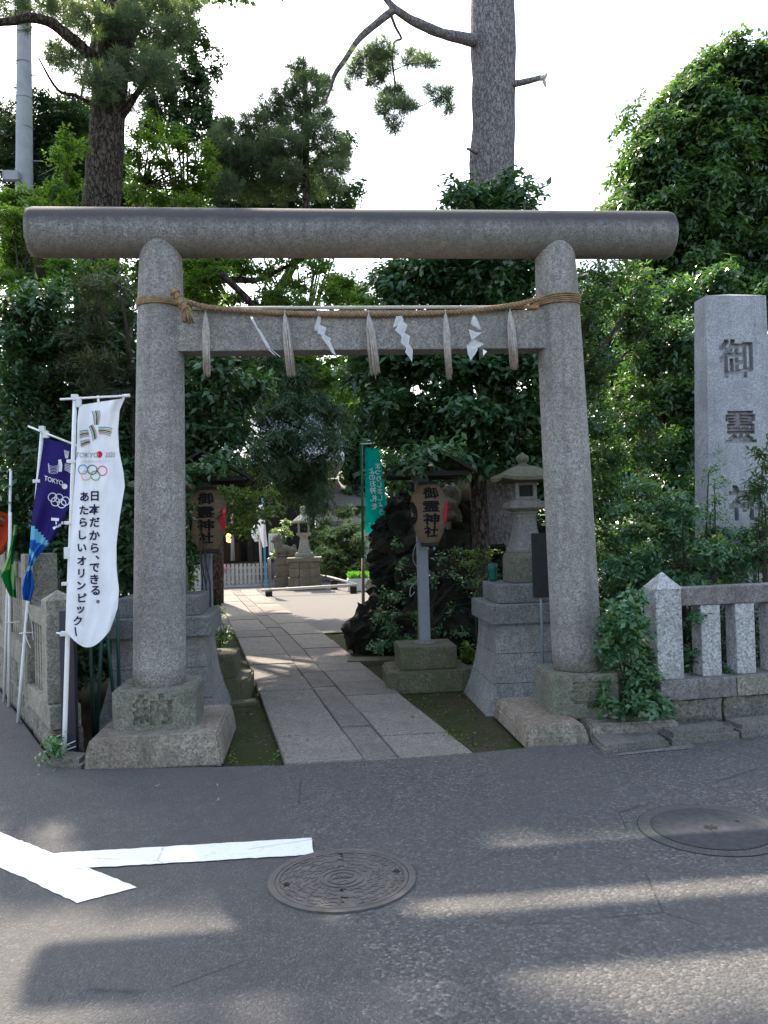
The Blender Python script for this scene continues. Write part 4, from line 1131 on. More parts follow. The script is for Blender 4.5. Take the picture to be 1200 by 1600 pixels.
# ================================================================== PAPER LANTERN POSTS
def lamp_post(x, lx, label, llabel, shade_tilt=0):
    y = 8.22
    e = empty('lantern_post', (x, y, -.05), label, 'lantern post', 'lantern posts beside the path')
    bm = bmesh.new(); s = 1 if x > 0 else -1
    prism(bm, [(x - .42, y - .3), (x - .33, y - .38), (x + .33, y - .38), (x + .42, y - .3), (x + .42, y + .3), (x + .33, y + .38), (x - .33, y + .38), (x - .42, y + .3)], -.06, .155); bmesh.ops.bevel(bm, geom=bm.edges[:], offset=.02, segments=2, affect='EDGES')
    build('foot_slab', bm, M['mossblock'], e)
    bm = bmesh.new(); box(bm, (x - .285, y - .25, .157), (x + .285, y + .25, .385), .015, 0, None, .006); build('foot_block', bm, M['mossblock'], e)
    bm = bmesh.new(); lathe(bm, [(.13, .384), (.12, .4), (.085, .412), (.07, .415)], (x, y, 0), 14); build('mortar_collar', bm, M['kerb'], e, True)
    bm = bmesh.new(); box(bm, (x - .053, y - .053, .40), (x + .053, y + .053, 2.28), .006); build('post', bm, M['steel'], e)
    r = empty_part = None
    bm = bmesh.new()
    for sg in (-1, 1):
        a = Vector((lx, 0, 2.30)); b = Vector((lx + sg * .40, 0, 2.07)); nrm = Vector((-(b - a).z, 0, (b - a).x)).normalized() * (.022 * (1 if sg > 0 else -1))
        vs = []
        for yy in (7.62, 8.5):
            vs.append([bm.verts.new((q.x, yy, q.z)) for q in (a, b, b + nrm, a + nrm)])
        for k in range(4): bm.faces.new((vs[0][k], vs[0][(k + 1) % 4], vs[1][(k + 1) % 4], vs[1][k]))
        bm.faces.new(vs[0]); bm.faces.new(vs[1][::-1])
    build('roof', bm, M['woodroof'], e)
    bm = bmesh.new(); box(bm, (lx - .37, 7.70, 2.04), (lx + .37, 7.75, 2.085), .004); box(bm, (lx - .02, 7.69, 2.08), (lx + .02, 7.76, 2.28), .003); box(bm, (lx - .37, 8.30, 2.04), (lx + .37, 8.35, 2.085), .004)
    box(bm, (lx - .02, 7.755, 2.045), (lx + .02, 8.3, 2.08), .003)
    build('roof_frame', bm, M['woodroof'], e)
    # the lantern hangs from the roof frame
    cy = 7.95
    prof = [(1.40, .092), (1.43, .108), (1.48, .13), (1.54, .15), (1.60, .166), (1.67, .178), (1.74, .181), (1.81, .176), (1.87, .16), (1.92, .132), (1.955, .105), (1.965, .095)]
    R = lambda z: float(np.interp(z, [p[0] for p in prof], [p[1] for p in prof]))
    pl = empty('paper_lantern', (lx, cy, 1.33), llabel, 'paper lantern', 'paper lanterns hanging beside the path')
    bm = bmesh.new(); zz = np.linspace(1.40, 1.965, 97)
    lathe(bm, [(R(z) + .0022 * math.cos((z - 1.4) / .565 * 2 * PI * 24), z) for z in zz], (lx, cy, 0), 40)
    body = build('shade', bm, M['lpaper'], pl, True)
    def fn(x_, z_, o=.0035):
        rr = R(z_) + o; a = x_ / .175
        return Vector((lx + rr * math.sin(a), cy - rr * math.cos(a), z_))
    def tx(bm):
        for ch, z in (('御', 1.882), ('霊', 1.752), ('神', 1.628), ('社', 1.51)):
            [put_text(bm, ch, lambda px, py, z=z, k=k, dx=dx, dz=dz: fn(px + dx, z + py + dz, .0035 + k * .0004), .15, 0, .02, False, 1.16, .78) for k, (dx, dz) in enumerate(((-.005, -.003), (.005, .003), (-.005, .003), (.005, -.003), (0, 0)))]
    pprint('lettering', body, M['black'], tx)
    def comma(bm, ca, cz, rot, sc, col_in=False):
        pts = []
        for k in range(15):
            t = k / 14; a = rot + t * 3.6; rad = sc * (.62 + .30 * t)
            pts.append((ca + rad * math.cos(a), cz + rad * math.sin(a) * 1.25, sc * (.40 * (1 - t) ** .8 + .02)))
        prev = None
        for i, p in enumerate(pts):
            q0, q1 = pts[max(0, i - 1)], pts[min(14, i + 1)]; dx, dy = q1[0] - q0[0], q1[1] - q0[1]; L = math.hypot(dx, dy)
            nx, ny = -dy / L * p[2], dx / L * p[2]
            a_, b_ = bm.verts.new(fn(p[0] + nx, p[1] + ny)), bm.verts.new(fn(p[0] - nx, p[1] - ny))
            if prev: bm.faces.new((prev[0], a_, b_, prev[1]))
            prev = (a_, b_)
        n = 12; c = pts[0]; vs = [bm.verts.new(fn(c[0] + c[2] * math.cos(2 * PI * k / n), c[1] + c[2] * math.sin(2 * PI * k / n), .0045)) for k in range(n)]
        bm.faces.new(vs)
    for sg, mt in ((-1, 'black'), (1, 'red')):
        pprint('crest', body, M[mt], lambda bm, sg=sg: [comma(bm, sg * .235, 1.69, k * 2 * PI / 3 + .5, .095) for k in range(3)])
    for z0, z1, r_ in ((1.362, 1.402, .088), (1.962, 1.995, .095)):
        bm = bmesh.new(); lathe(bm, [(r_ * .9, z0), (r_, z0 + .004), (r_, z1 - .004), (r_ * .9, z1)], (lx, cy, 0), 28); build('rim', bm, M['woodroof'], pl, True)
    bm = bmesh.new()
    for dx in (-.03, .035): lathe(bm, [(.012, 1.325), (.014, 1.345), (.01, 1.364)], (lx + dx, cy - .05, 0), 8)
    tube(bm, [(lx, cy, 1.99), (lx, cy, 2.06)], .006, 6)
    build('hanger', bm, M['steel'], pl, True)
    return e
lamp_post(1.135, 1.175, 'grey steel lantern post on mossy blocks beside the lava rockery', 'paper lantern with black shrine lettering hanging in front of the lava rockery')
lamp_post(-1.02, -.965, 'grey steel lantern post rising behind the left stone lantern platform', 'paper lantern with black lettering partly covered by leaves beside the left pillar')
bm = bmesh.new()
lw = [at(652, 845, 8.15), at(646, 862, 8.12), at(646, 876, 8.15), at(653, 890, 8.16), at(653, 905, 8.16), at(642, 918, 8.12), at(641, 932, 8.1), at(648, 925, 8.12)]
tube(bm, smooth_curve(lw, 5), .0035, 5)
tag(build('loose_wire', bm, plain('grey wire', (.25, .25, .24), .5), smooth=True), 'thin loose wire looping down beside the steel lantern post', 'wire')
f0 = at(651, 1004, 8.55); f0.z = -.05
bm = bmesh.new(); tube(bm, [f0, at(655, 905, 8.5), at(656, 893, 8.5)], .012, 7)
tag(build('bamboo_cane', bm, plain('green cane', (.16, .17, .05), .6), smooth=True, base=tuple(f0)), 'yellow-green cane leaning behind the steel lantern post', 'cane')

# notice board
nbd = empty('notice_board', (1.925, 6.72, -.05), 'black notice board on a thin steel post beside the right pillar', 'notice board')
bm = bmesh.new(); box(bm, (1.853, 6.70, .935), (2.24, 6.725, 1.475), .005); build('board', bm, M['boardblack'], nbd)
bm = bmesh.new(); tube(bm, [(1.925, 6.737, -.06), (1.925, 6.737, 1.4)], .0115, 8); tube(bm, [(2.17, 6.737, -.06), (2.17, 6.737, 1.4)], .0115, 8); build('post', bm, M['steel'], nbd, True)

# ================================================================== LAVA ROCKERY
def rock_mesh(seed, mat, amt=.5, sub=4):
    bm = bmesh.new(); bmesh.ops.create_icosphere(bm, subdivisions=sub, radius=1)
    o = Vector((seed * 7.3, seed * 3.1, seed))
    for v in bm.verts:
        d = v.co.normalized()
        k = 1 + amt * noise.noise(d * 1.4 + o) + amt * .7 * noise.noise(d * 3.1 + o) + amt * .4 * (abs(noise.noise(d * 6.5 + o)) - .2)
        v.co = d * k
    for v in bm.verts: v.co += noise.noise_vector(v.co * 5 + o) * .1 + noise.noise_vector(v.co * 14 + o) * .035
    me = bpy.data.meshes.new('rock'); bm.to_mesh(me); bm.free(); me.materials.append(M[mat])
    return me
RM = [rock_mesh(i, 'lava') for i in range(6)]
mound = empty('rock_mound', (2.0, 10.6, -.05), 'dark craggy lava rock mound behind the steel lantern post', 'rockery')
def rock(p, s, k=None):
    o = bpy.data.objects.new('rock', RM[random.randrange(6) if k is None else k]); C.objects.link(o); o.parent = mound
    o.location = Vector(p) - mound.location; o.scale = s if hasattr(s, '__len__') else (s, s, s * random.uniform(.7, 1.05))
    o.rotation_euler = (random.uniform(-.5, .5), random.uniform(-.5, .5), random.uniform(0, 6.28))
for px, py, Y, r in ((580, 985, 10.6, .3), (560, 985, 11.2, .16), (612, 955, 10.5, .34), (640, 985, 10.0, .3), (625, 905, 10.5, .33), (600, 888, 10.6, .17), (612, 860, 10.7, .26), (606, 828, 10.8, .2), (640, 850, 10.6, .36), (630, 800, 10.8, .26), (655, 785, 10.9, .3), (690, 835, 10.5, .42), (690, 905, 10.1, .45), (680, 970, 9.7, .36), (720, 985, 9.5, .33), (735, 930, 9.7, .4), (750, 870, 10.1, .42), (730, 825, 10.4, .32), (775, 840, 10.3, .36), (790, 900, 9.9, .4), (770, 980, 9.4, .35), (810, 960, 9.5, .36), (660, 930, 10.0, .3), (600, 990, 10.1, .2), (700, 1000, 9.3, .2), (650, 1000, 9.5, .2), (708, 800, 10.9, .3), (830, 880, 10.2, .4), (760, 800, 10.8, .3), (670, 820, 11.2, .45), (720, 880, 11.3, .6), (780, 900, 11.2, .65), (640, 930, 11.2, .5)):
    rock(at(px, py, Y), r * random.uniform(.9, 1.1))
rs = at(708, 930, 9.62)
o = bpy.data.objects.new('boulder', rock_mesh(21, 'lava', .12)); C.objects.link(o); o.location = rs; o.scale = (.17, .14, .19)
tag(o, 'smooth rounded boulder set into the dark lava rockery', 'boulder')

# guardian beast statue looking down from the rockery
def blob_statue(name, balls, mat, vox, label, cat, base):
    bm = bmesh.new()
    for c, r in balls:
        b2 = bmesh.new(); bmesh.ops.create_icosphere(b2, subdivisions=3, radius=1)
        rr = r if hasattr(r, '__len__') else (r, r, r)
        for v in b2.verts: v.co = Vector((v.co.x * rr[0], v.co.y * rr[1], v.co.z * rr[2])) + Vector(c)
        merge(bm, b2)
    bmesh.ops.translate(bm, verts=bm.verts, vec=-Vector(base))
    me = bpy.data.meshes.new(name); bm.to_mesh(me); bm.free()
    o = bpy.data.objects.new(name, me); C.objects.link(o); o.location = base
    md = o.modifiers.new('r', 'REMESH'); md.mode = 'VOXEL'; md.voxel_size = vox
    bpy.context.view_layer.update()
    new = bpy.data.meshes.new_from_object(o.evaluated_get(bpy.context.evaluated_depsgraph_get())); o.modifiers.clear(); o.data = new
    new.polygons.foreach_set('use_smooth', [True] * len(new.polygons))
    if not new.materials: new.materials.append(M[mat])
    else: new.materials[0] = M[mat]
    return tag(o, label, cat)
def P2(px, py, Y): return tuple(at(px, py, Y))
beast = [(P2(745, 775, 10.6), (.22, .26, .15)), (P2(722, 768, 10.45), (.16, .2, .16)), (P2(704, 775, 10.2), (.14, .14, .17)), (P2(700, 790, 10.1), (.11, .12, .1)), (P2(694, 796, 10.02), (.07, .07, .06)), (P2(712, 755, 10.25), (.05, .04, .06)), (P2(690, 757, 10.2), (.04, .04, .06)), (P2(715, 815, 10.25), (.07, .07, .2)), (P2(700, 818, 10.15), (.06, .08, .17)), (P2(748, 815, 10.5), (.1, .12, .16)), (P2(700, 806, 10.05), (.12, .1, .06)), (P2(765, 760, 10.7), (.09, .09, .13))]
for i in range(26):
    t = i / 25; beast.append((P2(712 + 48 * t + 6 * math.sin(i * 5), 756 + 16 * math.sin(i * 2.7) + 8 * t, 10.3 + .25 * t), .05 + .012 * math.sin(i * 3)))
blob_statue('guardian_statue', beast, 'statue', .018, 'mossy guardian beast statue crouching on top of the lava rockery', 'statue', P2(725, 835, 10.4))
# small bowl and tub
bm = bmesh.new(); c = at(728, 1035, 8.3); c.z = -.05
lathe(bm, [(.1, 0), (.16, .05), (.2, .12), (.19, .15), (.15, .13)], c, 20); tag(build('plant_bowl', bm, M['statue'], smooth=True, base=tuple(c)), 'rough brown plant bowl between the mossy blocks and the lantern platform', 'bowl')
bm = bmesh.new(); c = at(774, 912, 7.5); c.z = 1.032; c = Vector((1.70, 7.52, 1.032))
lathe(bm, [(.035, 0), (.04, .03), (.04, .1), (.044, .11), (.044, .16), (.03, .165)], c, 16); tag(build('green_tub', bm, plain('teal plastic', (.01, .09, .07), .5), smooth=True, base=tuple(c)), 'small teal plastic tub behind the stone lantern foot', 'tub')

# ================================================================== MANHOLE COVERS
mh = empty('manhole_cover', (.105, 3.665, 0), 'ornate patterned cast iron manhole cover beside the white line', 'manhole cover')
mc = Vector((.105, 3.665, 0))
def disc_ring(bm, r0, r1, z0, z1, c, n=64):
    A = []
    for r, z in ((r0, z0), (r0, z1), (r1, z1), (r1, z0)):
        A.append([bm.verts.new((c.x + r * math.cos(2 * PI * k / n), c.y + r * math.sin(2 * PI * k / n), z)) for k in range(n)])
    for i in range(3):
        for k in range(n): bm.faces.new((A[i][k], A[i][(k + 1) % n], A[i + 1][(k + 1) % n], A[i + 1][k]))
def disc(bm, r, z, c, n=64):
    bm.faces.new([bm.verts.new((c.x + r * math.cos(2 * PI * k / n), c.y + r * math.sin(2 * PI * k / n), z)) for k in range(n)])
bm = bmesh.new(); disc_ring(bm, .298, .328, -.005, .0085, mc); build('frame', bm, M['iron'], mh)
bm = bmesh.new(); disc(bm, .2965, .004, mc); lid = build('lid', bm, M['iron_low'], mh)
bm = bmesh.new(); disc_ring(bm, .277, .2945, .003, .0085, mc); disc_ring(bm, .085, .098, .003, .0085, mc); disc_ring(bm, .055, .066, .003, .0085, mc, 40)
def pbox(bm, x, y, w, h, a, z=.0068):
    ca, sa = math.cos(a), math.sin(a); q = []
    for sx, sy in ((-1, -1), (1, -1), (1, 1), (-1, 1)):
        dx, dy = sx * w / 2, sy * h / 2; q.append((mc.x + x + dx * ca - dy * sa, mc.y + y + dx * sa + dy * ca))
    prism(bm, q, .003, z)
for ri, (r, nn) in enumerate(((.118, 11), (.155, 14), (.192, 18), (.23, 22), (.26, 25))):
    for k in range(nn):
        a = 2 * PI * k / nn + ri * .17
        if abs(math.cos(a)) < .09: continue
        pbox(bm, r * math.cos(a), r * math.sin(a), .013, .032, a + .25)
        a2 = a + .5 * 2 * PI / nn; pbox(bm, (r + .004) * math.cos(a2), (r + .004) * math.sin(a2), .011, .034, a2 - .5)
        pbox(bm, (r + .014) * math.cos(a + .1), (r + .014) * math.sin(a + .1), .022, .010, a + .9)
pbox(bm, 0, .19, .025, .18, 0); pbox(bm, 0, -.19, .025, .18, 0)
for k in range(6):
    a = k * PI / 3; pbox(bm, .03 * math.cos(a), .03 * math.sin(a), .03, .009, a + .3)
pbox(bm, 0, 0, .012, .07, 0); pbox(bm, 0, .0, .07, .01, 0)
build('pattern', bm, M['iron'], mh)
for sx in (-1, 1):
    bm = bmesh.new(); c = mc + Vector((sx * .245, .03 * sx, 0)); disc(bm, .014, .0105, c, 16); build('key_hole', bm, M['dark'], mh)
m2 = Vector((1.965, 3.965, 0))
mh2 = empty('manhole_cover', tuple(m2), 'plain grey concrete filled manhole cover with a dark ring groove', 'manhole cover')
bm = bmesh.new(); disc_ring(bm, .283, .288, -.004, .0045, m2); disc_ring(bm, .35, .355, -.004, .003, m2); build('groove', bm, M['dark'], mh2)
bm = bmesh.new(); disc(bm, .283, .006, m2); build('lid', bm, M['lidconcrete'], mh2)
bm = bmesh.new(); disc_ring(bm, .288, .35, -.004, .0035, m2); build('frame', bm, M['asphalt'], mh2)
bm = bmesh.new()
for k in range(6):
    a = k * PI / 3; c, s = math.cos(a), math.sin(a); L, w = .035, .006
    bm.faces.new([bm.verts.new((m2.x + x * c - y * s, m2.y + x * s + y * c, .008 + k * .0002)) for x, y in ((0, -w), (L, -w), (L, w), (0, w))])
build('emblem', bm, M['dark'], mh2)
bm = bmesh.new(); disc(bm, .012, .0085, m2 + Vector((.17, .06, 0)), 12); build('key_hole', bm, M['dark'], mh2)

bm = bmesh.new(); box(bm, (-2.5, 4.55, -.02), (-1.905, 4.86, .008), .004)
tag(build('drain_cover', bm, M['kerb'], base=(-2.2, 4.7, 0)), 'concrete drain cover at the photo edge beyond the white lines', 'drain cover')

# litter
def litter(name, px, py, z, mat, size, label, cat, group=None):
    d = _f + _r * ((px - 600) / FPX) + _u * ((800 - py) / FPX); p = EYE + d * ((z - EYE.z) / d.z)
    bm = bmesh.new(); n = 8; a0 = random.random() * 6
    vs = [bm.verts.new((p.x + size * (math.cos(t) * math.cos(a0) - .45 * math.sin(t) * math.sin(a0)), p.y + size * (math.cos(t) * math.sin(a0) + .45 * math.sin(t) * math.cos(a0)), z + .006 + .006 * math.cos(2 * t))) for t in np.linspace(0, 2 * PI, n, endpoint=False)]
    bm.faces.new(vs); bmesh.ops.solidify(bm, geom=bm.faces[:], thickness=.0015)
    tag(build(name, bm, mat, base=tuple(p)), label, cat, group)
for px, py, s in ((679, 1075, .03), (721, 1089, .04), (663, 1106, .028), (670, 1109, .02), (685, 1085, .02), (689, 1104, .02), (693, 1118, .02), (700, 1095, .018), (712, 1100, .02), (730, 1095, .018)):
    litter('fallen_leaf', px, py, -.048, M['orange'], s, 'small orange leaf fallen on the mossy ground right of the path', 'leaf', 'fallen leaves right of the path')
litter('fallen_leaf', 644, 1121, .004, M['orange'], .022, 'yellow leaf lying on the granite paving near the path edge', 'leaf')
for px, py, s in ((393, 1116, .025), (381, 1117, .022), (389, 1095, .022)):
    litter('fallen_leaf', px, py, -.048, M['cut'], s, 'pale dry leaf fallen on the mossy strip left of the path', 'leaf', 'fallen leaves left of the path')
for px, py, s, l in ((245, 1228, .016, 'tiny white paper scrap on the asphalt in front of the left plinth'), (340, 1228, .012, 'cream paper scrap on the asphalt right of the left plinth front'), (341, 1251, .018, 'curled white scrap on the asphalt nearest the white line')):
    litter('paper_scrap', px, py, .0, M['paper'], s, l, 'scrap')

n_ = 420
lx_ = np.concatenate([RNG.uniform(-.62, -.25, 130), RNG.uniform(.78, 1.45, 230), RNG.uniform(-.5, 1.0, 60)]); ly_ = np.concatenate([RNG.uniform(5.65, 8.2, 130), RNG.uniform(5.7, 8.0, 230), RNG.uniform(5.7, 12, 60)])
lz_ = np.concatenate([np.full(360, -.044), np.full(60, .006)])
tag(link('leaf_litter', leaf_mesh('leaf_litter', np.column_stack([lx_, ly_, lz_]), np.column_stack([RNG.normal(size=n_), RNG.normal(size=n_), np.abs(RNG.normal(0, .12, n_))]), np.column_stack([RNG.normal(0, .2, n_), RNG.normal(0, .2, n_), np.ones(n_)]), RNG.uniform(.012, .035, n_), RNG.uniform(.008, .018, n_), RNG.random(n_)), leaf_mat('dry litter', (.05, .035, .018), (.15, .1, .045), .1, .7, .2, (.28, .2, .08))), 'dry brown leaf litter scattered on the mossy strips beside the path', 'leaf litter', kind='stuff')

# ================================================================== FAR SHRINE GROUNDS
def bx(name, parent, mat, lo, hi, bev=0, base=None):
    bm = bmesh.new(); box(bm, lo, hi, bev); return build(name, bm, M[mat] if isinstance(mat, str) else mat, parent, base=base)
M['oldwood'] = plain('dark old timber', (.028, .022, .018), .8, .3, 6, .2)
M['rooftile'] = plain('pale copper roof', (.38, .42, .42), .6, .12, 4, .3)
M['cream'] = plain('cream plaster', (.62, .58, .48), .85, .08, 3)
M['whitewall'] = plain('white painted timber', (.72, .72, .72), .6, .06, 4)
M['fencewhite'] = plain('weathered white fence', (.5, .47, .43), .7, .12, 10)
shx = -3.0; shy = 28.0
hall = empty('shrine_hall', (shx, shy, 0), 'dark timber shrine hall with pale roof at the end of the path', 'shrine hall')
bx('platform', hall, 'farstone_dark', (shx - 4.2, shy - .2, -.05), (shx + 3.6, shy + 6, .5), .02)
for k in range(3): bx('step', hall, 'farstone', (shx - 1.3, shy - .95 + .25 * k, -.05), (shx + 1.3, shy - .7 + .25 * k - .003, .14 + .14 * k), .01)
bx('back_wall', hall, 'oldwood', (shx - 3.9, shy + 1.8, .5), (shx + 3.2, shy + 2.0, 3.9))
for x in (-3.8, -2.3, -1.0, 1.0, 2.2, 3.1): bx('column', hall, 'oldwood', (shx + x - .1, shy, .5), (shx + x + .1, shy + .2, 3.7), .01)
for a, b in ((-3.7, -2.4), (1.12, 2.1), (2.3, 3.0)): bx('lattice_panel', hall, 'oldwood', (shx + a, shy + .05, .6), (shx + b, shy + .1, 3.2))
bx('lintel', hall, 'oldwood', (shx - 3.9, shy - .05, 3.3), (shx + 3.2, shy + .25, 3.62), .01)
bx('offering_box', hall, 'oldwood', (shx - .6, shy + .6, .5), (shx + .6, shy + 1.1, 1.2), .02)
bm = bmesh.new()
pr_ = [(-1.6, 3.75), (-1.55, 3.95), (.5, 4.9), (2.5, 6.4), (3.0, 6.4), (5.0, 4.9), (6.6, 3.95), (6.6, 3.75)]
vsA = [bm.verts.new((shx - 5.2, shy + y, z)) for y, z in pr_]; vsB = [bm.verts.new((shx + 4.2, shy + y, z)) for y, z in pr_]
for k in range(len(pr_)): bm.faces.new((vsA[k], vsA[(k + 1) % len(pr_)], vsB[(k + 1) % len(pr_)], vsB[k]))
bm.faces.new(vsA); bm.faces.new(vsB[::-1])
for i in range(32):
    x = shx - 5.1 + i * .295
    tube(bm, [(x, shy - 1.57, 3.97), (x, shy + .5, 4.93), (x, shy + 2.5, 6.43)], .035, 5)
build('roof', bm, M['rooftile'], hall)
for px, y0, y1 in ((336, 845, 880), (363, 832, 876)):
    p0, p1 = at(px, y0, 27.6), at(px + 1, y1, 27.6)
    bm = bmesh.new(); tube(bm, [p0 + Vector((0, 0, 1.2)), p0, p1], [.05, .05, .075], 8)
    tag(build('bell_rope', bm, M['tassel'], smooth=True), 'pale bell rope hanging in the shrine hall, ' + ('nearer the steel post' if px < 350 else 'beside the lit lamp'), 'bell rope', 'bell ropes at the shrine hall')
lp_ = at(358.5, 840, 27.9)
lm = empty('hanging_lamp', tuple(lp_), 'small glowing orange lamp hanging inside the dark shrine hall', 'lamp')
gl = NT('lamp glow'); gl.b.inputs['Emission Color'].default_value = (1, .45, .1, 1); gl.b.inputs['Emission Strength'].default_value = 2.5; gl.done((.6, .3, .1), .5)
M['glow'] = gl.m
bm = bmesh.new(); lathe(bm, [(.06, -.16), (.1, -.12), (.11, .08), (.06, .14)], lp_, 12); build('lamp_shade', bm, M['glow'], lm, True)
bm = bmesh.new(); tube(bm, [lp_ + Vector((0, 0, .13)), lp_ + Vector((0, 0, 1.3))], .012, 5); build('chain', bm, M['wire'], lm)

# white picket gate across the path end
pk = empty('picket_gate', (-2.1, 24, 0), 'low weathered white picket fence closing the end of the path', 'picket fence')
x0, x1 = -3.3, -1.28; n = 18
for i in range(n):
    x = x0 + (x1 - x0) * i / (n - 1)
    bx('picket', pk, 'fencewhite', (x - .034, 23.98, .06), (x + .034, 24.01, .64 + .012 * (i % 2)), 0)
for z in (.1, .31, .5): bx('rail', pk, 'fencewhite', (x0 - .1, 24.012, z), (x1 + .08, 24.045, z + .05), 0)
for x in (x0 - .15, -2.2, x1 + .1, x1 + .32): bx('post', pk, 'fencewhite', (x - .045, 24.05, -.03), (x + .045, 24.14, .76 if x > -1.4 else .5), 0)
bx('foot_rail', pk, 'fencewhite', (x0 - .2, 23.9, -.02), (x1 + .2, 23.975, .04), 0)
bm = bmesh.new(); c = at(348, 889, 23.9)
for k in range(5):
    a = 2 * PI * k / 5; tube(bm, [c, c + Vector((.09 * math.cos(a), -.03, .07 * math.sin(a)))], [.035, .06], 6)
tag(build('pink_bow', bm, M['pink'], smooth=True), 'small pink bow tied on the white picket fence', 'bow')

# far lantern on tiered base
fy = 22.4
def farlantern():
    c = at(477, 920, fy); cx = c.x
    e = empty('stone_lantern', (cx, fy, -.03), 'pale sunlit stone lantern on a tiered stone base beyond the low rail', 'stone lantern')
    s = fy / FPX
    rows = [(62, -.03, .03), (52, .03, .3), (48, .304, .55), (46, .554, .72), (54, .724, .83)]
    for i, (w, z0, z1) in enumerate(rows):
        h = w / 2 * s * .98
        if 1 <= i <= 3:
            for k in range(3):
                bm = bmesh.new(); a = -h + 2 * h * k / 3; b = -h + 2 * h * (k + 1) / 3
                box(bm, (cx + a + .004, fy - h, z0), (cx + b - .004, fy + h, z1), .008, 0, None, .004); build('base_stone', bm, M['farstone_dark'], e)
        else: bx('base_slab', e, 'farstone_dark', (cx - h, fy - h, z0), (cx + h, fy + h, z1), .012)
    z = .833
    def fr(n_, secs, mat='farstone'):
        bm = bmesh.new(); frustum_loft(bm, [(cx, fy, a, a, b) for a, b in secs]); bmesh.ops.bevel(bm, geom=bm.edges[:], offset=.006, segments=1, affect='EDGES'); build(n_, bm, M[mat], e)
    fr('foot', [(.25, .834), (.25, .92), (.22, .96)]); fr('shaft', [(.19, .962), (.14, 1.12), (.105, 1.36), (.12, 1.4)])
    fr('collar', [(.13, 1.402), (.2, 1.44), (.2, 1.5)])
    bm = bmesh.new()
    for sx in (-1, 1):
        for sy in (-1, 1): box(bm, (cx + sx * .13 - .03, fy + sy * .13 - .03, 1.502), (cx + sx * .13 + .03, fy + sy * .13 + .03, 1.76), .004)
    f = build('fire_box', bm, M['farstone'], e); bx('screen', f, 'dark', (cx - .11, fy - .11, 1.503), (cx + .11, fy + .11, 1.758))
    fr('roof', [(.28, 1.763), (.31, 1.79), (.28, 1.83), (.17, 1.93), (.09, 1.99)]); 
    bm = bmesh.new(); lathe(bm, [(.09, 1.985), (.1, 2.02), (.06, 2.05), (.08, 2.09), (.1, 2.15), (.08, 2.2), (.02, 2.24)], (cx, fy, 0), 14); build('finial', bm, M['farstone'], e, True)
farlantern()
# lion-dog on its pedestal
c = at(447, 920, 23.3); kx = c.x
ped = empty('statue_pedestal', (kx, 23.3, -.03), 'tiered stone pedestal carrying the lion-dog statue', 'pedestal')
for w, z0, z1 in ((.62, -.03, .3), (.56, .304, .62), (.6, .624, .82)): bx('pedestal_stone', ped, 'farstone_dark', (kx - w / 2, 23.3 - w / 2, z0), (kx + w / 2, 23.3 + w / 2, z1), .012)
lion = [((kx - .02, 23.3, 1.02), (.2, .16, .16)), ((kx + .2, 23.3, .98), (.14, .15, .14)), ((kx - .18, 23.3, 1.15), (.14, .14, .18)), ((kx - .22, 23.3, 1.33), (.13, .12, .13)), ((kx - .33, 23.28, 1.29), (.07, .08, .06)), ((kx - .24, 23.22, .95), (.05, .05, .15)), ((kx - .24, 23.4, .95), (.05, .05, .15)), ((kx + .2, 23.18, .88), (.1, .05, .06)), ((kx + .2, 23.42, .88), (.1, .05, .06)), ((kx + .26, 23.3, 1.1), (.06, .06, .08)), ((kx - .16, 23.22, 1.45), (.04, .03, .05)), ((kx - .16, 23.38, 1.45), (.04, .03, .05)), ((kx, 23.3, .85), (.32, .18, .035))]
blob_statue('lion_dog_statue', lion, 'statue', .022, 'dark stone lion-dog sitting on a pedestal near the white notice', 'statue', (kx, 23.3, .822))
# white notice, blue-pole banner, white oval lantern
p = at(431, 870, 24.5)
nw = empty('notice_sign', (p.x, 24.5, -.03), 'white notice sheet on a board beside the lion-dog pedestal', 'notice')
bx('sheet', nw, 'whitewall', (p.x - .2, 24.48, .85), (p.x + .2, 24.5, 1.5)); bx('board', nw, 'oldwood', (p.x - .24, 24.503, .8), (p.x + .24, 24.53, 1.54)); 
for sx in (-.2, .2): bx('post', nw, 'oldwood', (p.x + sx - .03, 24.533, -.03), (p.x + sx + .03, 24.57, 1.5))
bm = bmesh.new()
for i in range(6):
    for j in range(9):
        x = p.x - .16 + i * .06; z = 1.44 - j * .06; bm.faces.new([bm.verts.new(q) for q in ((x, 24.477, z), (x + .03, 24.477, z), (x + .03, 24.477, z - .035), (x, 24.477, z - .035))])
build('print_mark', bm, M['pgrey'], nw)
ft = at(416, 926, 20.6); ft.z = -.03
bb = empty('banner', tuple(ft), 'white narrow banner on a bright blue pole near the picket fence', 'banner')
bm = bmesh.new(); tube(bm, [ft, at(410.5, 778, 20.6)], .026, 8); build('pole', bm, plain('blue pole', (.03, .25, .5), .4), bb, True)
uvb, pb_ = cloth_fn([(400, 790, 411, 788), (403, 815, 414, 812), (407, 840, 416, 836), (411, 856, 418, 853)], 20.5, lambda u, v: .05 * math.sin(u * 7 + v * 5))
cloth_mesh('cloth', uvb, 10, 20, [M['cloth_white']], bb)
wl = at(402, 833, 23.5)
we = empty('white_lantern', (wl.x, 23.5, -.03), 'white oval lantern on a thin pole behind the blue-pole banner', 'lantern')
bm = bmesh.new(); lathe(bm, [(.08, -.24), (.15, -.12), (.17, 0), (.15, .14), (.09, .24)], wl, 16); build('shade', bm, M['paper'], we, True)
bm = bmesh.new(); tube(bm, [(wl.x + .09, 23.7, -.03), (wl.x + .05, 23.7, wl.z + .3)], .035, 8); build('pole', bm, M['fencewhite'], we, True)
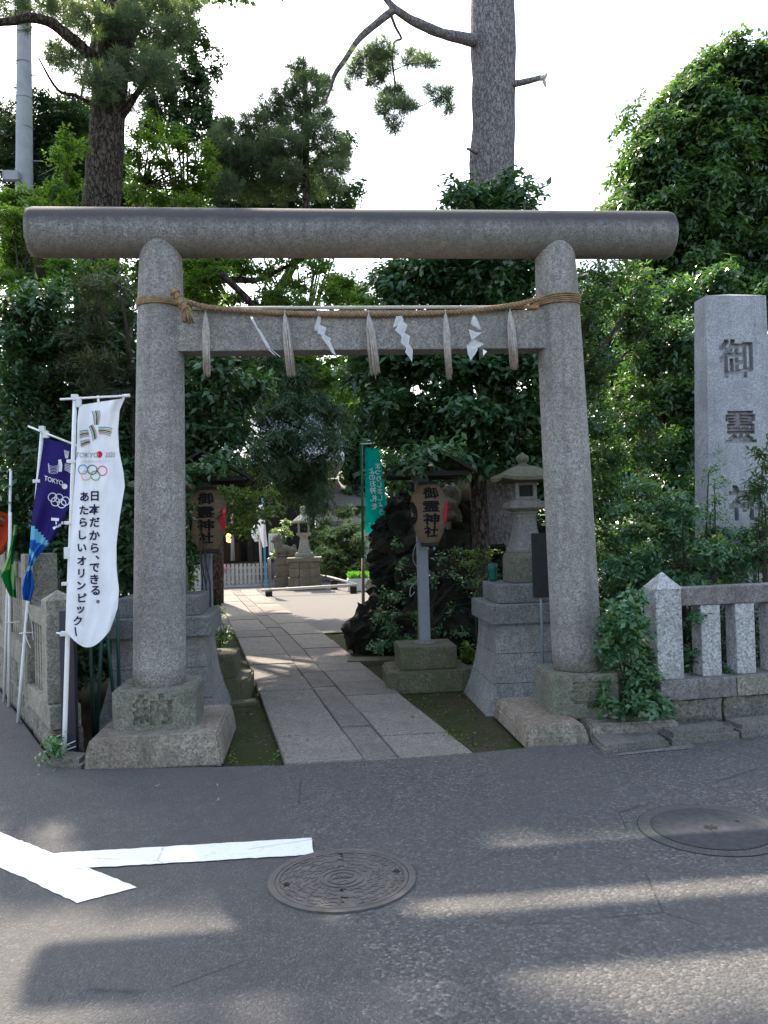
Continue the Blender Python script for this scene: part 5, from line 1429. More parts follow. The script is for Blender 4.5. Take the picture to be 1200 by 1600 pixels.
# low bamboo rail on wooden blocks
rl = empty('low_rail', (0, 20.22, -.03), 'low bamboo rail on short timber blocks fencing off the sunny yard', 'low rail')
bm = bmesh.new(); tube(bm, [(-1.2, 20.25, .12), (0, 20.22, .15), (1.15, 20.2, .18)], .035, 8); build('rail', bm, M['fencewhite'], rl, True)
for x in (-1.02, 1.05): bx('block', rl, 'oldwood', (x - .08, 20.14, -.03), (x + .08, 20.32, .09 + (.05 if x > 0 else 0)), .01)
bm = bmesh.new(); tube(bm, [(1.1, 20.3, .2), (.55, 22.0, .28), (.1, 23.6, .3)], .03, 8); build('rail', bm, M['fencewhite'], rl, True)
for x, y in ((.62, 21.8), (.2, 23.2)): bx('block', rl, 'oldwood', (x - .09, y - .09, -.03), (x + .09, y + .09, .22), .01)
# planter with grass
c = at(560, 918, 20.9)
plt = empty('grass_planter', (c.x, 20.9, -.03), 'white planter box full of bright green grass behind the low rail', 'planter')
bx('box', plt, 'whitewall', (c.x - .28, 20.7, -.02), (c.x + .28, 21.1, .3), .01)
b_ = np.column_stack([c.x + RNG.uniform(-.26, .26, 900), 20.9 + RNG.uniform(-.18, .18, 900), np.full(900, .29)]); d_ = np.column_stack([RNG.normal(0, .2, 900), RNG.normal(0, .2, 900), np.ones(900)])
me = leaf_mesh('grass', b_ - np.array(plt.location), d_, RNG.normal(size=(900, 3)), RNG.uniform(.12, .22, 900), np.full(900, .02), RNG.random(900)); tag(link('grass', me, M['grass'], plt), kind='stuff')
# small torii beyond
ty = 26.9
tz = at(560, 822, ty); t0, t1 = at(521, 822, ty).x, at(625, 818, ty).x; pa, pb2 = at(545, 850, ty).x, at(607, 850, ty).x
st = empty('small_torii', ((pa + pb2) / 2, ty, -.03), 'small grey stone torii half hidden by bushes beyond the yard', 'torii gate')
bm = bmesh.new(); tube(bm, [(t0, ty, tz.z), (t1, ty, tz.z)], .11, 14); build('top_beam', bm, M['farstone'], st, True)
for x in (pa, pb2): bm = bmesh.new(); tube(bm, [(x, ty, -.03), (x, ty, tz.z - .05)], [.12, .1], 14); build('pillar', bm, M['farstone'], st, True)
bx('tie_beam', st, 'farstone', (pa - .05, ty - .07, tz.z - .5), (pb2 + .05, ty + .07, tz.z - .33), .01)
for k, (px, w) in enumerate(((567, .06), (579, .055), (591, .08))):
    q = at(px, 840, ty - .15); bm = bmesh.new()
    for j in range(3):
        o_ = .03 * (j % 2) ; vs = [bm.verts.new((q.x + x + o_, ty - .1 - .01 * j, q.z - .02 - .11 * j + z)) for x, z in ((-w, 0), (w, .02), (w, -.12), (-w, -.14))]; bm.faces.new(vs)
    bmesh.ops.solidify(bm, geom=bm.faces[:], thickness=.003)
    tag(build('paper_streamer', bm, M['paper']), 'tiny white paper streamer on the small far torii, ' + ('nearest the bush', 'middle one', 'nearest the rockery')[k], 'paper streamer', 'paper streamers on the small torii')
# pale house beyond
hy = 33
hx0, hx1 = at(495, 850, hy).x, at(600, 850, hy).x
hs = empty('house', ((hx0 + hx1) / 2, hy, -.03), 'cream walled house with white posts behind the bushes', 'house')
zt = at(520, 792, hy).z
bx('wall', hs, 'cream', (hx0, hy + .3, -.03), (hx1, hy + 5, zt))
for px in (499, 507): 
    x = at(px, 850, hy).x; bx('post', hs, 'whitewall', (x - .09, hy, -.03), (x + .09, hy + .18, zt + .1))
x = at(503, 850, hy).x; bx('window', hs, M['steel'], (x - .1, hy + .2, .5), (x + .9, hy + .29, 1.9))
bm = bmesh.new(); frustum_loft(bm, [((hx0 + hx1) / 2, hy + 2.6, (hx1 - hx0) / 2 + .5, 3.1, zt), ((hx0 + hx1) / 2, hy + 2.6, (hx1 - hx0) / 2 - .6, .4, zt + 1.6)])
build('roof', bm, plain('brown roof tile', (.2, .175, .16), .7, .2, 6), hs)
gw = at(500, 880, 29); gx = at(535, 880, 29).x
bm = bmesh.new(); box(bm, (gw.x, 29, -.03), (gx + .3, 29.1, at(500, 858, 29).z), .01); tag(build('panel_fence', bm, M['concrete'], base=(gw.x, 29, 0)), 'grey panel fence between the far lantern and the bushes', 'fence')

# ================================================================== UTILITY POLE AND WIRES
up = empty('utility_pole', (-4.55, 14, -.05), 'grey concrete utility pole rising above the trees at the upper left', 'utility pole')
bm = bmesh.new(); tube(bm, [(-4.66, 14, -.05), (-4.58, 14, 7.3), (-4.53, 14, 10.1), (-4.51, 14, 12.5)], [.17, .14, .115, .1], 20); build('pole', bm, M['concrete'], up, True)
bm = bmesh.new()
for z in (8.4, 8.9, 9.5, 10): tube(bm, [(-4.55 + .125 * math.cos(t), 14 + .125 * math.sin(t), z) for t in np.linspace(0, 2 * PI, 17)], .008, 5)
for z, s in ((7.5, -1), (7.85, 1), (8.75, -1), (9.3, 1)): tube(bm, [(-4.56, 14, z), (-4.56 + s * .26, 13.98, z)], .012, 5)
build('step_bolt', bm, M['steel'], up)
bm = bmesh.new(); box(bm, at(12, 265, 13.8) - Vector((.06, .05, .04)), at(24, 285, 13.8) + Vector((.06, .05, .04)), .01); build('bracket', bm, M['concrete'], up)
for k, (a, b, l) in enumerate((((26, 275), (80, 315), 'slack dark wire dropping from the concrete utility pole behind the pine trunk'), ((-10, 470 / 3), (26, 160), 'short wire running from the utility pole out of the photo'), ((60, 275), (170, 180), 'thin stay wire crossing in front of the left pine trunk'))):
    bm = bmesh.new(); p, q = at(*a, 13.8), at(*b, 13.2 if k != 2 else 10.4)
    tube(bm, [p.lerp(q, t) + Vector((0, 0, -.12 * math.sin(PI * t))) for t in np.linspace(0, 1, 8)], .009, 5)
    tag(build('overhead_wire', bm, M['wire'], smooth=True), l, 'wire')

# ================================================================== TREES AND SHRUBS
def V(*a): return Vector(a)
# --- right pine: tall bare trunk, one arching limb with hanging needles, a cut stub
b0 = V(2.5, 9.8, -.05)
rp_ = empty('pine_tree', tuple(b0), 'tall pine with a bare plated trunk and one arching limb over the gate', 'pine tree')
bm = bmesh.new()
tp = [b0, at(793, 850, 9.8), at(780, 700, 9.8), at(772, 500, 9.8), at(769, 300, 9.8), at(771, 180, 9.8), at(770, 60, 9.8), at(771, -60, 9.8), V(2.55, 9.9, 11), V(2.7, 10.1, 14)]
tr_ = [.3, .235, .235, .25, .28, .265, .27, .26, .22, .12]
sm = smooth_curve(tp, 6); rr = [float(np.interp(i / 6, range(len(tr_)), tr_)) for i in range(len(sm))]
tube(bm, sm, rr, 20, True, .1, 2.5)
build('trunk', bm, M['bark_pine'], rp_, True)
def limb_tube(parent, pix, Ys, rad, mat='bark_pine', name='limb'):
    pts = smooth_curve([at(x, y, Y) for (x, y), Y in zip(pix, Ys)], 5)
    r = [float(np.interp(i / 5, range(len(rad)), rad)) for i in range(len(pts))]
    bm = bmesh.new(); tube(bm, pts, r, 9, True, .15, 6); return build(name, bm, M[mat], parent, True)
limb_tube(rp_, [(745, 65), (725, 60), (690, 52), (650, 35), (622, 18), (606, 2), (590, -14)], [9.75, 9.6, 9.4, 9.3, 9.2, 9.2, 9.2], [.085, .07, .06, .055, .045, .035, .02])
limb_tube(rp_, [(617, 14), (590, 35), (560, 62), (538, 95), (524, 115), (516, 140), (508, 160)], [9.2, 9.25, 9.3, 9.4, 9.5, 9.6, 9.7], [.045, .042, .036, .03, .026, .018, .01])
limb_tube(rp_, [(608, 15), (618, 42), (627, 60), (617, 66), (613, 95), (617, 130), (616, 170), (614, 205)], [9.2] * 8, [.018, .016, .014, .014, .012, .01, .008, .005], 'bark_twig')
limb_tube(rp_, [(615, 110), (640, 100), (665, 98), (675, 80)], [9.2] * 4, [.008, .007, .006, .004], 'bark_twig')
limb_tube(rp_, [(616, 168), (650, 168), (680, 155), (700, 150)], [9.2] * 4, [.008, .007, .006, .004], 'bark_twig')
limb_tube(rp_, [(613, 90), (595, 78), (570, 90), (545, 118)], [9.2] * 4, [.008, .007, .006, .004], 'bark_twig')
limb_tube(rp_, [(790, 132), (815, 129), (846, 121)], [9.7, 9.6, 9.5], [.05, .038, .032], 'bark_pine', 'stub')
limb_tube(rp_, [(843, 122), (850, 121), (855, 114)], [9.5, 9.5, 9.5], [.033, .03, .01], 'cut', 'stub_end')
limb_tube(rp_, [(849, 118), (851, 130), (853, 137)], [9.5, 9.5, 9.5], [.02, .02, .006], 'cut', 'stub_end')
limb_tube(rp_, [(745, 238), (735, 234), (729, 232)], [9.6, 9.5, 9.5], [.03, .02, .015])
pc = cl([(600, 78, 22, 14), (575, 92, 20, 14), (555, 110, 12, 12), (595, 105, 20, 16), (640, 92, 16, 10), (670, 96, 14, 9), (585, 125, 14, 10), (615, 150, 20, 14), (600, 165, 14, 14), (632, 165, 14, 12), (645, 168, 9, 8), (616, 195, 14, 12), (690, 150, 18, 11), (702, 170, 8, 10), (672, 140, 10, 7), (545, 130, 7, 9), (660, 90, 9, 6)], 9.2)
upper = [((3.1, 10.2, 12.2), (1.5, 1.2, .7), 5), ((2.2, 9.6, 13.4), (1.6, 1.3, .8), 5), ((3.6, 10.6, 13.2), (1.4, 1.2, .7), 4), ((2.8, 9.9, 14.4), (1.2, 1.1, .7), 4)]
crown('crown', needles(pc, 1050, 22, .1, .006), M['lf_pine'], rp_)
crown('crown', needles(upper, 90, 22, .16, .012), M['lf_pine'], rp_)

# --- left pine: dark trunk, low boughs
lpn = empty('pine_tree', (-2.75, 11, -.05), 'dark-trunked old pine behind the left end of the gate with low needle boughs', 'pine tree')
bm = bmesh.new()
tp = [V(-2.95, 11, -.05), V(-2.8, 11, 3), at(160, 310, 11), at(168, 200, 11), at(178, 80, 11), at(196, -20, 11), V(-2.0, 11, 10.2), V(-2.2, 11.2, 12.5)]
tr_ = [.36, .3, .24, .225, .2, .17, .12, .07]
sm = smooth_curve(tp, 6); rr = [float(np.interp(i / 6, range(len(tr_)), tr_)) for i in range(len(sm))]
tube(bm, sm, rr, 18, True, .16, 3)
build('trunk', bm, M['bark_dark'], lpn, True)
limb_tube(lpn, [(165, 108), (140, 85), (108, 58), (80, 36), (50, 28), (20, 33), (-20, 38)], [10.9, 10.7, 10.5, 10.4, 10.3, 10.3, 10.3], [.09, .08, .07, .065, .06, .05, .04], 'bark_dark')
limb_tube(lpn, [(185, 190), (205, 160), (225, 130), (255, 80), (258, 55)], [11, 10.9, 10.8, 10.8, 10.8], [.05, .045, .04, .03, .02], 'bark_dark')
limb_tube(lpn, [(190, 90), (210, 50), (235, 10), (250, -30)], [11, 11, 11, 11], [.07, .06, .05, .04], 'bark_dark')
limb_tube(lpn, [(155, 170), (120, 150), (90, 140), (60, 90)], [10.9, 10.8, 10.7, 10.6], [.03, .025, .02, .01], 'bark_dark')
limb_tube(lpn, [(195, 60), (150, 20), (110, 5)], [10.9, 10.6, 10.5], [.05, .04, .03], 'bark_dark')
lc = cl([(15, 8, 32, 14), (60, 6, 34, 16), (100, 12, 32, 18), (145, 28, 36, 22), (120, 45, 26, 14), (170, 45, 26, 16), (180, 70, 28, 16), (40, 40, 14, 6), (85, 80, 20, 16), (110, 92, 24, 16), (88, 98, 16, 10), (130, 115, 22, 12), (168, 120, 30, 14), (160, 142, 30, 16), (175, 160, 30, 12), (195, 150, 18, 10), (235, 18, 34, 20), (275, 20, 26, 22), (250, 52, 32, 16), (290, 45, 18, 16), (205, 30, 24, 20), (220, 78, 30, 14), (245, 100, 28, 12), (215, 110, 24, 14), (190, 95, 20, 12), (265, 125, 16, 8), (230, 135, 22, 12), (205, 165, 16, 8), (255, 95, 22, 10), (300, 5, 20, 14)], 10.8)
crown('crown', needles(lc, 420, 22, .12, .0085), M['lf_pine'], lpn)
upl = [((-2.6, 11, 10.6), (.9, .8, .35), 3), ((-2.3, 11.3, 12.0), (1.0, 1., .5), 4), ((-3.4, 11.2, 11.6), (.8, .9, .4), 3), ((-1.6, 11, 11.3), (.8, .8, .4), 3), ((-2.4, 11.5, 13.1), (.9, .9, .5), 3)]
crown('crown', needles(upl, 150, 22, .16, .012), M['lf_pine'], lpn)

# --- mid pine with pointed top
mp = empty('pine_tree', (-2.1, 13.4, -.05), 'smaller pine with a pointed leader seen in the gap above the gate beam', 'pine tree')
bm = bmesh.new(); tube(bm, smooth_curve([V(-2.1, 13.4, -.05), V(-2.05, 13.4, 2.4), V(-1.3, 13.4, 4.2), at(465, 400, 13.4), at(478, 250, 13.4), at(476, 130, 13.4), at(474, 88, 13.4)], 5), list(np.linspace(.13, .012, 31)), 9, True, .15, 4); build('trunk', bm, M['bark_dark'], mp, True)
mcl = cl([(474, 98, 5, 10), (472, 115, 13, 10), (458, 105, 10, 7), (485, 125, 20, 12), (505, 130, 16, 12), (462, 135, 16, 10), (440, 148, 16, 8), (470, 155, 28, 12), (500, 152, 18, 10), (455, 175, 30, 12), (490, 178, 28, 12), (515, 182, 10, 8), (425, 195, 30, 12), (460, 200, 30, 14), (495, 200, 20, 10), (405, 215, 22, 14), (440, 225, 34, 14), (480, 225, 24, 12), (500, 222, 14, 8), (420, 245, 34, 14), (390, 235, 26, 14), (360, 235, 26, 20), (340, 225, 20, 22), (465, 250, 22, 12), (510, 250, 22, 9), (520, 265, 26, 10), (350, 265, 24, 14), (490, 300, 20, 9), (535, 255, 10, 10), (410, 150, 6, 4), (400, 270, 28, 14), (370, 255, 30, 16), (345, 290, 30, 16), (395, 245, 24, 14), (365, 205, 20, 12), (395, 190, 20, 12), (420, 170, 18, 10), (350, 200, 16, 12), (520, 215, 14, 10), (535, 235, 14, 10), (510, 245, 20, 10), (525, 290, 16, 8), (440, 270, 34, 14), (470, 285, 30, 12), (430, 300, 34, 14), (380, 300, 30, 14), (340, 245, 22, 14)], 13.3)
crown('crown', needles(mcl, 420, 20, .14, .0105), M['lf_pine'], mp)

def broad(name, label, base, tpts, trad, clist, Y, leaf, L, Wd, twigs, per=7, step=.035, bark='bark_dark', dep=None, droop=.25, limb_n=12, limb_r=.04, flat=0, bright=0, spread=.8, upb=.25, lf=None, cat='tree', group=None, shell=.45, spray=0, extra=None):
    c = cl(clist, Y, dep)
    if extra: c += extra
    return tree(name, label, base, tpts, trad, c, sprays(c, twigs, per, L, Wd, step, droop, spread, upb, shell, flat, bright, spray=spray), leaf, bark, group, limb_r, lf, limb_n, cat)

# --- evergreen in the middle right, behind the tie beam
broad('evergreen_tree', 'dark glossy evergreen tree hanging over the paper lantern and rockery', (2.0, 9.3, -.05), [V(2.0, 9.3, -.05), V(1.95, 9.3, 2.4), V(1.7, 9.2, 4.2)], [.12, .1, .05],
      [(735, 300, 26, 22), (775, 285, 26, 22), (800, 305, 22, 20), (705, 298, 16, 10), (720, 312, 26, 14), (832, 312, 22, 10), (760, 345, 48, 36), (700, 395, 46, 34), (640, 415, 46, 36), (605, 440, 36, 30), (760, 410, 54, 40), (810, 420, 46, 40), (690, 450, 60, 40), (620, 480, 46, 34), (800, 470, 50, 40), (745, 470, 50, 40), (575, 535, 34, 26), (605, 570, 44, 34), (660, 560, 54, 40), (720, 570, 56, 44), (780, 570, 54, 44), (830, 560, 46, 44), (560, 590, 34, 26), (590, 630, 46, 34), (650, 640, 54, 36), (715, 640, 56, 40), (775, 650, 54, 40), (830, 640, 44, 44), (618, 680, 32, 20), (660, 705, 44, 24), (720, 712, 48, 22), (780, 705, 44, 24), (830, 710, 34, 34), (640, 735, 26, 16), (690, 735, 24, 12), (750, 728, 20, 10), (850, 500, 30, 40), (625, 716, 15, 9, 7.65), (655, 704, 22, 11, 7.6), (690, 697, 24, 11, 7.6), (638, 726, 10, 5, 7.6), (716, 706, 16, 8, 7.6), (664, 716, 12, 7, 7.6)], 9.0, 'lf_camellia', .085, .042, 130, 8, .035, dep=.5, limb_n=14, lf=V(1.75, 9.2, 3.6))
# --- right of the gate
broad('evergreen_tree', 'sunlit evergreen tree between the right gate pillar and the stele', (3.2, 9.4, -.05), [V(3.1, 9.4, -.05), V(3.0, 9.4, 2.5), V(2.9, 9.3, 4)], [.1, .08, .04],
      [(915, 425, 30, 24), (960, 420, 40, 22), (1000, 440, 34, 26), (930, 460, 36, 30), (985, 475, 40, 26), (1020, 500, 26, 22), (915, 500, 26, 30), (930, 560, 34, 30), (990, 560, 30, 20), (930, 600, 36, 30), (980, 610, 40, 30), (930, 660, 40, 34), (990, 650, 44, 30), (1020, 610, 26, 20), (940, 710, 44, 36), (1000, 700, 44, 34), (950, 770, 46, 40), (1010, 770, 40, 40), (950, 840, 40, 40), (1040, 690, 30, 24), (885, 620, 20, 40), (900, 720, 20, 44)], 9.3, 'lf_oak', .062, .03, 120, 7, .03, dep=.45, bright=.05, lf=V(2.95, 9.3, 3))
broad('evergreen_tree', 'big dense rounded evergreen tree towering at the upper right', (6.0, 13.6, -.05), [V(6.0, 13.6, -.05), V(5.9, 13.6, 4), V(5.9, 13.5, 7)], [.3, .22, .1],
      [(1125, 84, 30, 18), (1165, 96, 34, 22), (1195, 92, 28, 20), (1085, 112, 28, 20), (1060, 135, 24, 18), (1035, 165, 22, 18), (1008, 205, 22, 20), (988, 245, 22, 20), (1130, 125, 44, 34), (1180, 140, 44, 36), (1060, 160, 34, 26), (1100, 175, 48, 34), (1160, 195, 54, 40), (1030, 200, 34, 28), (1065, 220, 46, 34), (1120, 240, 54, 40), (1185, 250, 46, 44), (1005, 240, 28, 26), (995, 275, 30, 24), (1035, 275, 44, 34), (1085, 295, 50, 38), (1145, 310, 54, 40), (1195, 320, 40, 44), (975, 310, 30, 18), (1015, 325, 40, 26), (1060, 350, 46, 34), (1110, 370, 54, 40), (1170, 390, 54, 44), (1080, 415, 46, 34), (1130, 440, 54, 40), (1190, 450, 44, 44), (960, 320, 20, 8), (985, 170, 10, 10), (1010, 400, 34, 30), (1245, 140, 46, 44), (1265, 240, 54, 54), (1250, 350, 54, 54), (1300, 320, 50, 60), (1240, 450, 54, 50)], 13.0, 'lf_oak', .1, .05, 190, 8, .05, dep=.9, bright=.08, droop=.45, limb_r=.08, lf=V(5.9, 13.5, 5))
# dense shade behind the stele
broad('evergreen_tree', 'shaded dark evergreen filling the space behind the stele', (4.8, 10.4, -.05), [V(4.8, 10.4, -.05), V(4.7, 10.4, 2), V(4.6, 10.4, 3.6)], [.14, .1, .05],
      [(1050, 470, 44, 40), (1060, 540, 44, 44), (1065, 620, 44, 50), (1060, 700, 44, 50), (1050, 780, 50, 50), (1040, 860, 50, 50), (1120, 440, 50, 30), (1190, 470, 40, 40), (1220, 600, 50, 90), (1220, 780, 60, 90), (1320, 700, 70, 90), (1320, 840, 80, 70), (980, 860, 50, 60), (1110, 860, 60, 60), (1010, 540, 40, 40), (1010, 620, 34, 34), (1100, 540, 50, 60), (1110, 660, 60, 60), (1120, 770, 60, 60), (980, 500, 30, 30), (960, 940, 50, 50), (890, 820, 30, 60)], 10.2, 'lf_camellia', .085, .045, 110, 8, .04, dep=.5, lf=V(4.7, 10.4, 2.6))

# --- left of the gate
broad('evergreen_tree', 'dense dark evergreen tree behind the stone fence and banners', (-2.9, 9.0, -.05), [V(-2.9, 9.0, -.05), V(-2.8, 9.0, 2.2), V(-2.6, 9, 3.8)], [.12, .09, .04],
      [(20, 480, 44, 36), (80, 470, 44, 36), (30, 540, 44, 40), (90, 540, 46, 40), (140, 510, 40, 36), (25, 610, 44, 44), (85, 610, 46, 44), (145, 600, 40, 44), (25, 690, 44, 44), (85, 680, 46, 44), (145, 690, 40, 50), (190, 650, 30, 60), (30, 760, 44, 44), (90, 760, 46, 44), (150, 780, 44, 50), (195, 760, 30, 60), (60, 840, 50, 36), (120, 850, 50, 50), (180, 870, 40, 50), (10, 800, 40, 40), (190, 480, 26, 60), (130, 440, 40, 30), (190, 560, 30, 50), (150, 930, 40, 50), (190, 950, 34, 44), (150, 990, 40, 40), (190, 1010, 40, 40), (120, 1030, 30, 40)], 8.5, 'lf_camellia', .075, .036, 120, 8, .034, dep=.45, lf=V(-2.7, 9, 3))
broad('maple_tree', 'bright green maple behind the left end of the top beam', (-3.6, 10.2, -.05), [V(-3.6, 10.2, -.05), V(-3.4, 10.2, 3), V(-3.3, 10.1, 5)], [.1, .07, .03],
      [(20, 345, 34, 22), (60, 330, 30, 14), (25, 395, 34, 22), (75, 420, 40, 16), (110, 415, 34, 14), (20, 440, 34, 18), (60, 455, 40, 14), (105, 235, 20, 12), (95, 250, 22, 10), (105, 275, 20, 12), (98, 300, 24, 12), (80, 310, 26, 10), (112, 215, 16, 8), (30, 310, 34, 14), (170, 425, 34, 14), (15, 375, 24, 16), (100, 445, 30, 12)], 9.9, 'lf_maple', .055, .03, 220, 7, .03, dep=.4, flat=.6, droop=.12, lf=V(-3.35, 10.1, 4.2), limb_n=16, limb_r=.03)
broad('maple_tree', 'yellow-green maple just right of the dark pine trunk above the beam', (-2.1, 12.4, -.05), [V(-2.1, 12.4, -.05), V(-2.2, 12.4, 3), at(220, 330, 12.4), at(235, 250, 12.4)], [.1, .07, .04, .02],
      [(215, 210, 22, 9), (240, 225, 24, 10), (265, 205, 24, 9), (290, 230, 26, 10), (215, 245, 26, 11), (255, 255, 28, 11), (300, 260, 26, 11), (320, 240, 16, 9), (230, 280, 28, 12), (275, 285, 28, 12), (315, 290, 22, 11), (210, 300, 18, 12), (250, 310, 28, 10), (295, 315, 26, 8), (330, 270, 14, 10), (240, 190, 14, 6)], 12.2, 'lf_maple', .055, .03, 200, 7, .03, dep=.35, flat=.6, droop=.1, lf=at(225, 290, 12.4), limb_n=16, limb_r=.022, bright=.12)
broad('deciduous_tree', 'leafy tree whose ragged twig tips reach into the sky left of the gap', (-2.4, 14.5, -.05), [V(-2.4, 14.5, -.05), V(-2.3, 14.5, 5), V(-1.9, 14.4, 7.4)], [.16, .12, .05],
      [(345, 92, 7, 5), (335, 108, 10, 7), (318, 128, 14, 8), (300, 140, 16, 9), (290, 165, 18, 9), (310, 160, 12, 8), (265, 165, 18, 10), (245, 175, 18, 10), (280, 185, 18, 8), (225, 60, 14, 12), (285, 60, 14, 14), (270, 145, 14, 10), (235, 150, 14, 10), (300, 40, 12, 14), (318, 145, 9, 6), (255, 130, 16, 12), (225, 120, 24, 16), (250, 90, 24, 16), (300, 90, 14, 12), (280, 110, 20, 14), (310, 185, 16, 10), (340, 200, 16, 12), (240, 200, 24, 14), (290, 205, 24, 12), (330, 215, 16, 12), (310, 120, 16, 12), (260, 60, 18, 16), (325, 175, 12, 10), (320, 60, 10, 10)], 14.2, 'lf_far', .075, .04, 190, 7, .04, dep=.45, lf=V(-2.0, 14.4, 6.6), limb_n=14, limb_r=.03)
broad('conifer_tree', 'soft grey-green conifer behind the utility pole', (-5.2, 15.5, -.05), [V(-5.2, 15.5, -.05), V(-5.1, 15.5, 5), V(-5, 15.5, 7.5)], [.2, .14, .04],
      [(10, 175, 26, 20), (60, 170, 30, 20), (95, 175, 26, 16), (20, 220, 34, 26), (70, 215, 34, 28), (110, 200, 26, 20), (130, 180, 20, 14), (30, 265, 40, 26), (80, 260, 34, 26), (120, 250, 26, 26), (40, 305, 40, 24), (90, 300, 34, 26), (10, 340, 30, 30), (60, 350, 50, 26), (120, 320, 30, 40), (5, 410, 30, 30), (190, 340, 40, 60), (60, 400, 60, 40)], 15.2, 'lf_conifer', .08, .026, 200, 9, .035, dep=.8, spray=1, spread=.5, droop=.2, flat=.3, bright=.15, lf=V(-5, 15.5, 5))
broad('conifer_tree', 'drab brushy conifer right beside the left gate pillar', (-1.75, 8.3, -.05), [V(-1.75, 8.3, -.05), V(-1.7, 8.3, 2.2), V(-1.7, 8.2, 3.6)], [.06, .05, .02],
      [(150, 450, 28, 18), (185, 440, 22, 16), (130, 480, 28, 16), (175, 485, 30, 20), (120, 520, 26, 14), (165, 530, 34, 20), (195, 540, 16, 20), (150, 565, 30, 16), (110, 560, 20, 12), (180, 590, 26, 16), (145, 610, 26, 14), (195, 625, 14, 14)], 7.9, 'lf_dry', .06, .012, 190, 10, .02, dep=.25, spray=1, spread=.45, droop=.1, bark='bark_twig', lf=V(-1.7, 8.2, 3))
# --- inside the opening
broad('evergreen_tree', 'broad-leaved evergreen branch mass just inside the left gate pillar', (-1.9, 9.9, -.05), [V(-1.9, 9.9, -.05), V(-1.8, 9.8, 2), V(-1.5, 9.7, 3.4)], [.1, .08, .04],
      [(310, 570, 36, 24), (350, 580, 34, 26), (320, 620, 40, 28), (370, 625, 34, 24), (310, 670, 34, 28), (360, 670, 40, 24), (300, 715, 30, 22), (340, 715, 34, 16), (300, 755, 24, 10), (400, 600, 26, 24), (250, 600, 30, 60), (250, 700, 30, 60), (285, 630, 20, 40), (255, 520, 30, 40), (300, 735, 20, 11, 7.6), (328, 724, 20, 10, 7.6), (350, 712, 16, 8, 7.6), (296, 752, 8, 6, 7.6)], 8.7, 'lf_camellia', .085, .042, 130, 8, .035, dep=.45, lf=V(-1.6, 9.7, 2.8))
broad('yew_tree', 'feathery drooping yew boughs hanging over the approach path', (-1.95, 12.0, -.05), [V(-1.95, 12.0, -.05), V(-2.0, 12.0, 2.6), V(-1.8, 11.8, 4.6)], [.16, .13, .06],
      [(420, 560, 36, 18), (460, 580, 36, 20), (400, 640, 36, 20), (445, 630, 40, 24), (490, 620, 34, 22), (430, 680, 40, 24), (475, 675, 36, 26), (400, 700, 30, 18), (450, 720, 36, 24), (490, 720, 34, 24), (470, 760, 30, 22), (500, 765, 22, 20), (440, 755, 26, 14), (485, 795, 16, 18), (420, 730, 30, 14), (525, 690, 26, 30), (520, 640, 30, 26), (380, 720, 20, 12), (508, 790, 12, 12), (500, 740, 16, 14)], 11.3, 'lf_conifer', .06, .013, 260, 11, .022, dep=.5, spray=1, spread=.55, droop=.45, flat=.4, bright=.1, lf=V(-1.9, 11.8, 4.2), limb_r=.04, upb=-.1)
broad('maple_tree', 'shaded maple sprays under the middle of the tie beam', (-2.3, 12.8, -.05), [V(-2.3, 12.8, -.05), V(-2.1, 12.7, 2.6), V(-.5, 12.5, 5.2)], [.12, .09, .04],
      [(470, 560, 34, 10), (510, 590, 34, 12), (430, 590, 34, 12), (540, 620, 28, 12), (490, 600, 36, 12), (520, 560, 22, 10), (330, 430, 34, 18), (300, 460, 30, 22), (310, 410, 34, 14), (370, 415, 34, 12), (345, 465, 34, 14), (420, 420, 34, 9), (460, 405, 34, 9), (500, 415, 26, 10), (540, 440, 20, 18), (470, 445, 26, 12), (440, 465, 40, 12), (520, 460, 30, 14), (560, 470, 30, 12), (390, 470, 24, 8), (410, 445, 16, 6), (555, 490, 30, 14), (590, 500, 20, 14), (470, 480, 50, 12)], 12.2, 'lf_maple', .06, .032, 190, 7, .03, dep=.4, flat=.55, droop=.12, lf=V(-.7, 12.5, 4.6), limb_n=16, limb_r=.03)
broad('deciduous_tree', 'mixed leafy tree under the mid pine with sky showing through', (2.3, 15.5, -.05), [V(2.3, 15.5, -.05), V(1.9, 15.5, 2.8), V(.4, 15.4, 6)], [.14, .1, .04],
      [(350, 290, 30, 14), (390, 300, 30, 14), (430, 280, 30, 14), (400, 320, 40, 10), (450, 310, 30, 12), (370, 325, 34, 8), (540, 220, 12, 10), (530, 240, 16, 10), (520, 285, 24, 9), (500, 315, 24, 8), (545, 300, 14, 10), (560, 292, 10, 7), (545, 320, 14, 6), (480, 325, 26, 6), (340, 250, 24, 16), (370, 270, 26, 16), (410, 300, 34, 16), (450, 330, 34, 10), (345, 320, 30, 14), (390, 225, 20, 12), (500, 290, 26, 12), (470, 270, 30, 14), (430, 240, 30, 16), (520, 320, 26, 8), (555, 460, 24, 16), (520, 440, 24, 12)], 15.3, 'lf_far', .085, .045, 170, 7, .045, dep=.5, lf=V(0, 15.4, 5.2), limb_r=.03)
# dark sloping limb seen above the tie beam
zl = [o for o in bpy.data.objects if o.name.startswith('yew_tree')][0]
limb_tube(zl, [(345, 428), (365, 446), (385, 466), (402, 486)], [11.5, 11.6, 11.7, 11.8], [.05, .05, .048, .045], 'bark_dark')
limb_tube(zl, [(310, 440), (360, 437), (400, 437), (430, 425), (470, 405)], [12.4] * 5, [.05, .05, .045, .03, .02], 'bark_dark')

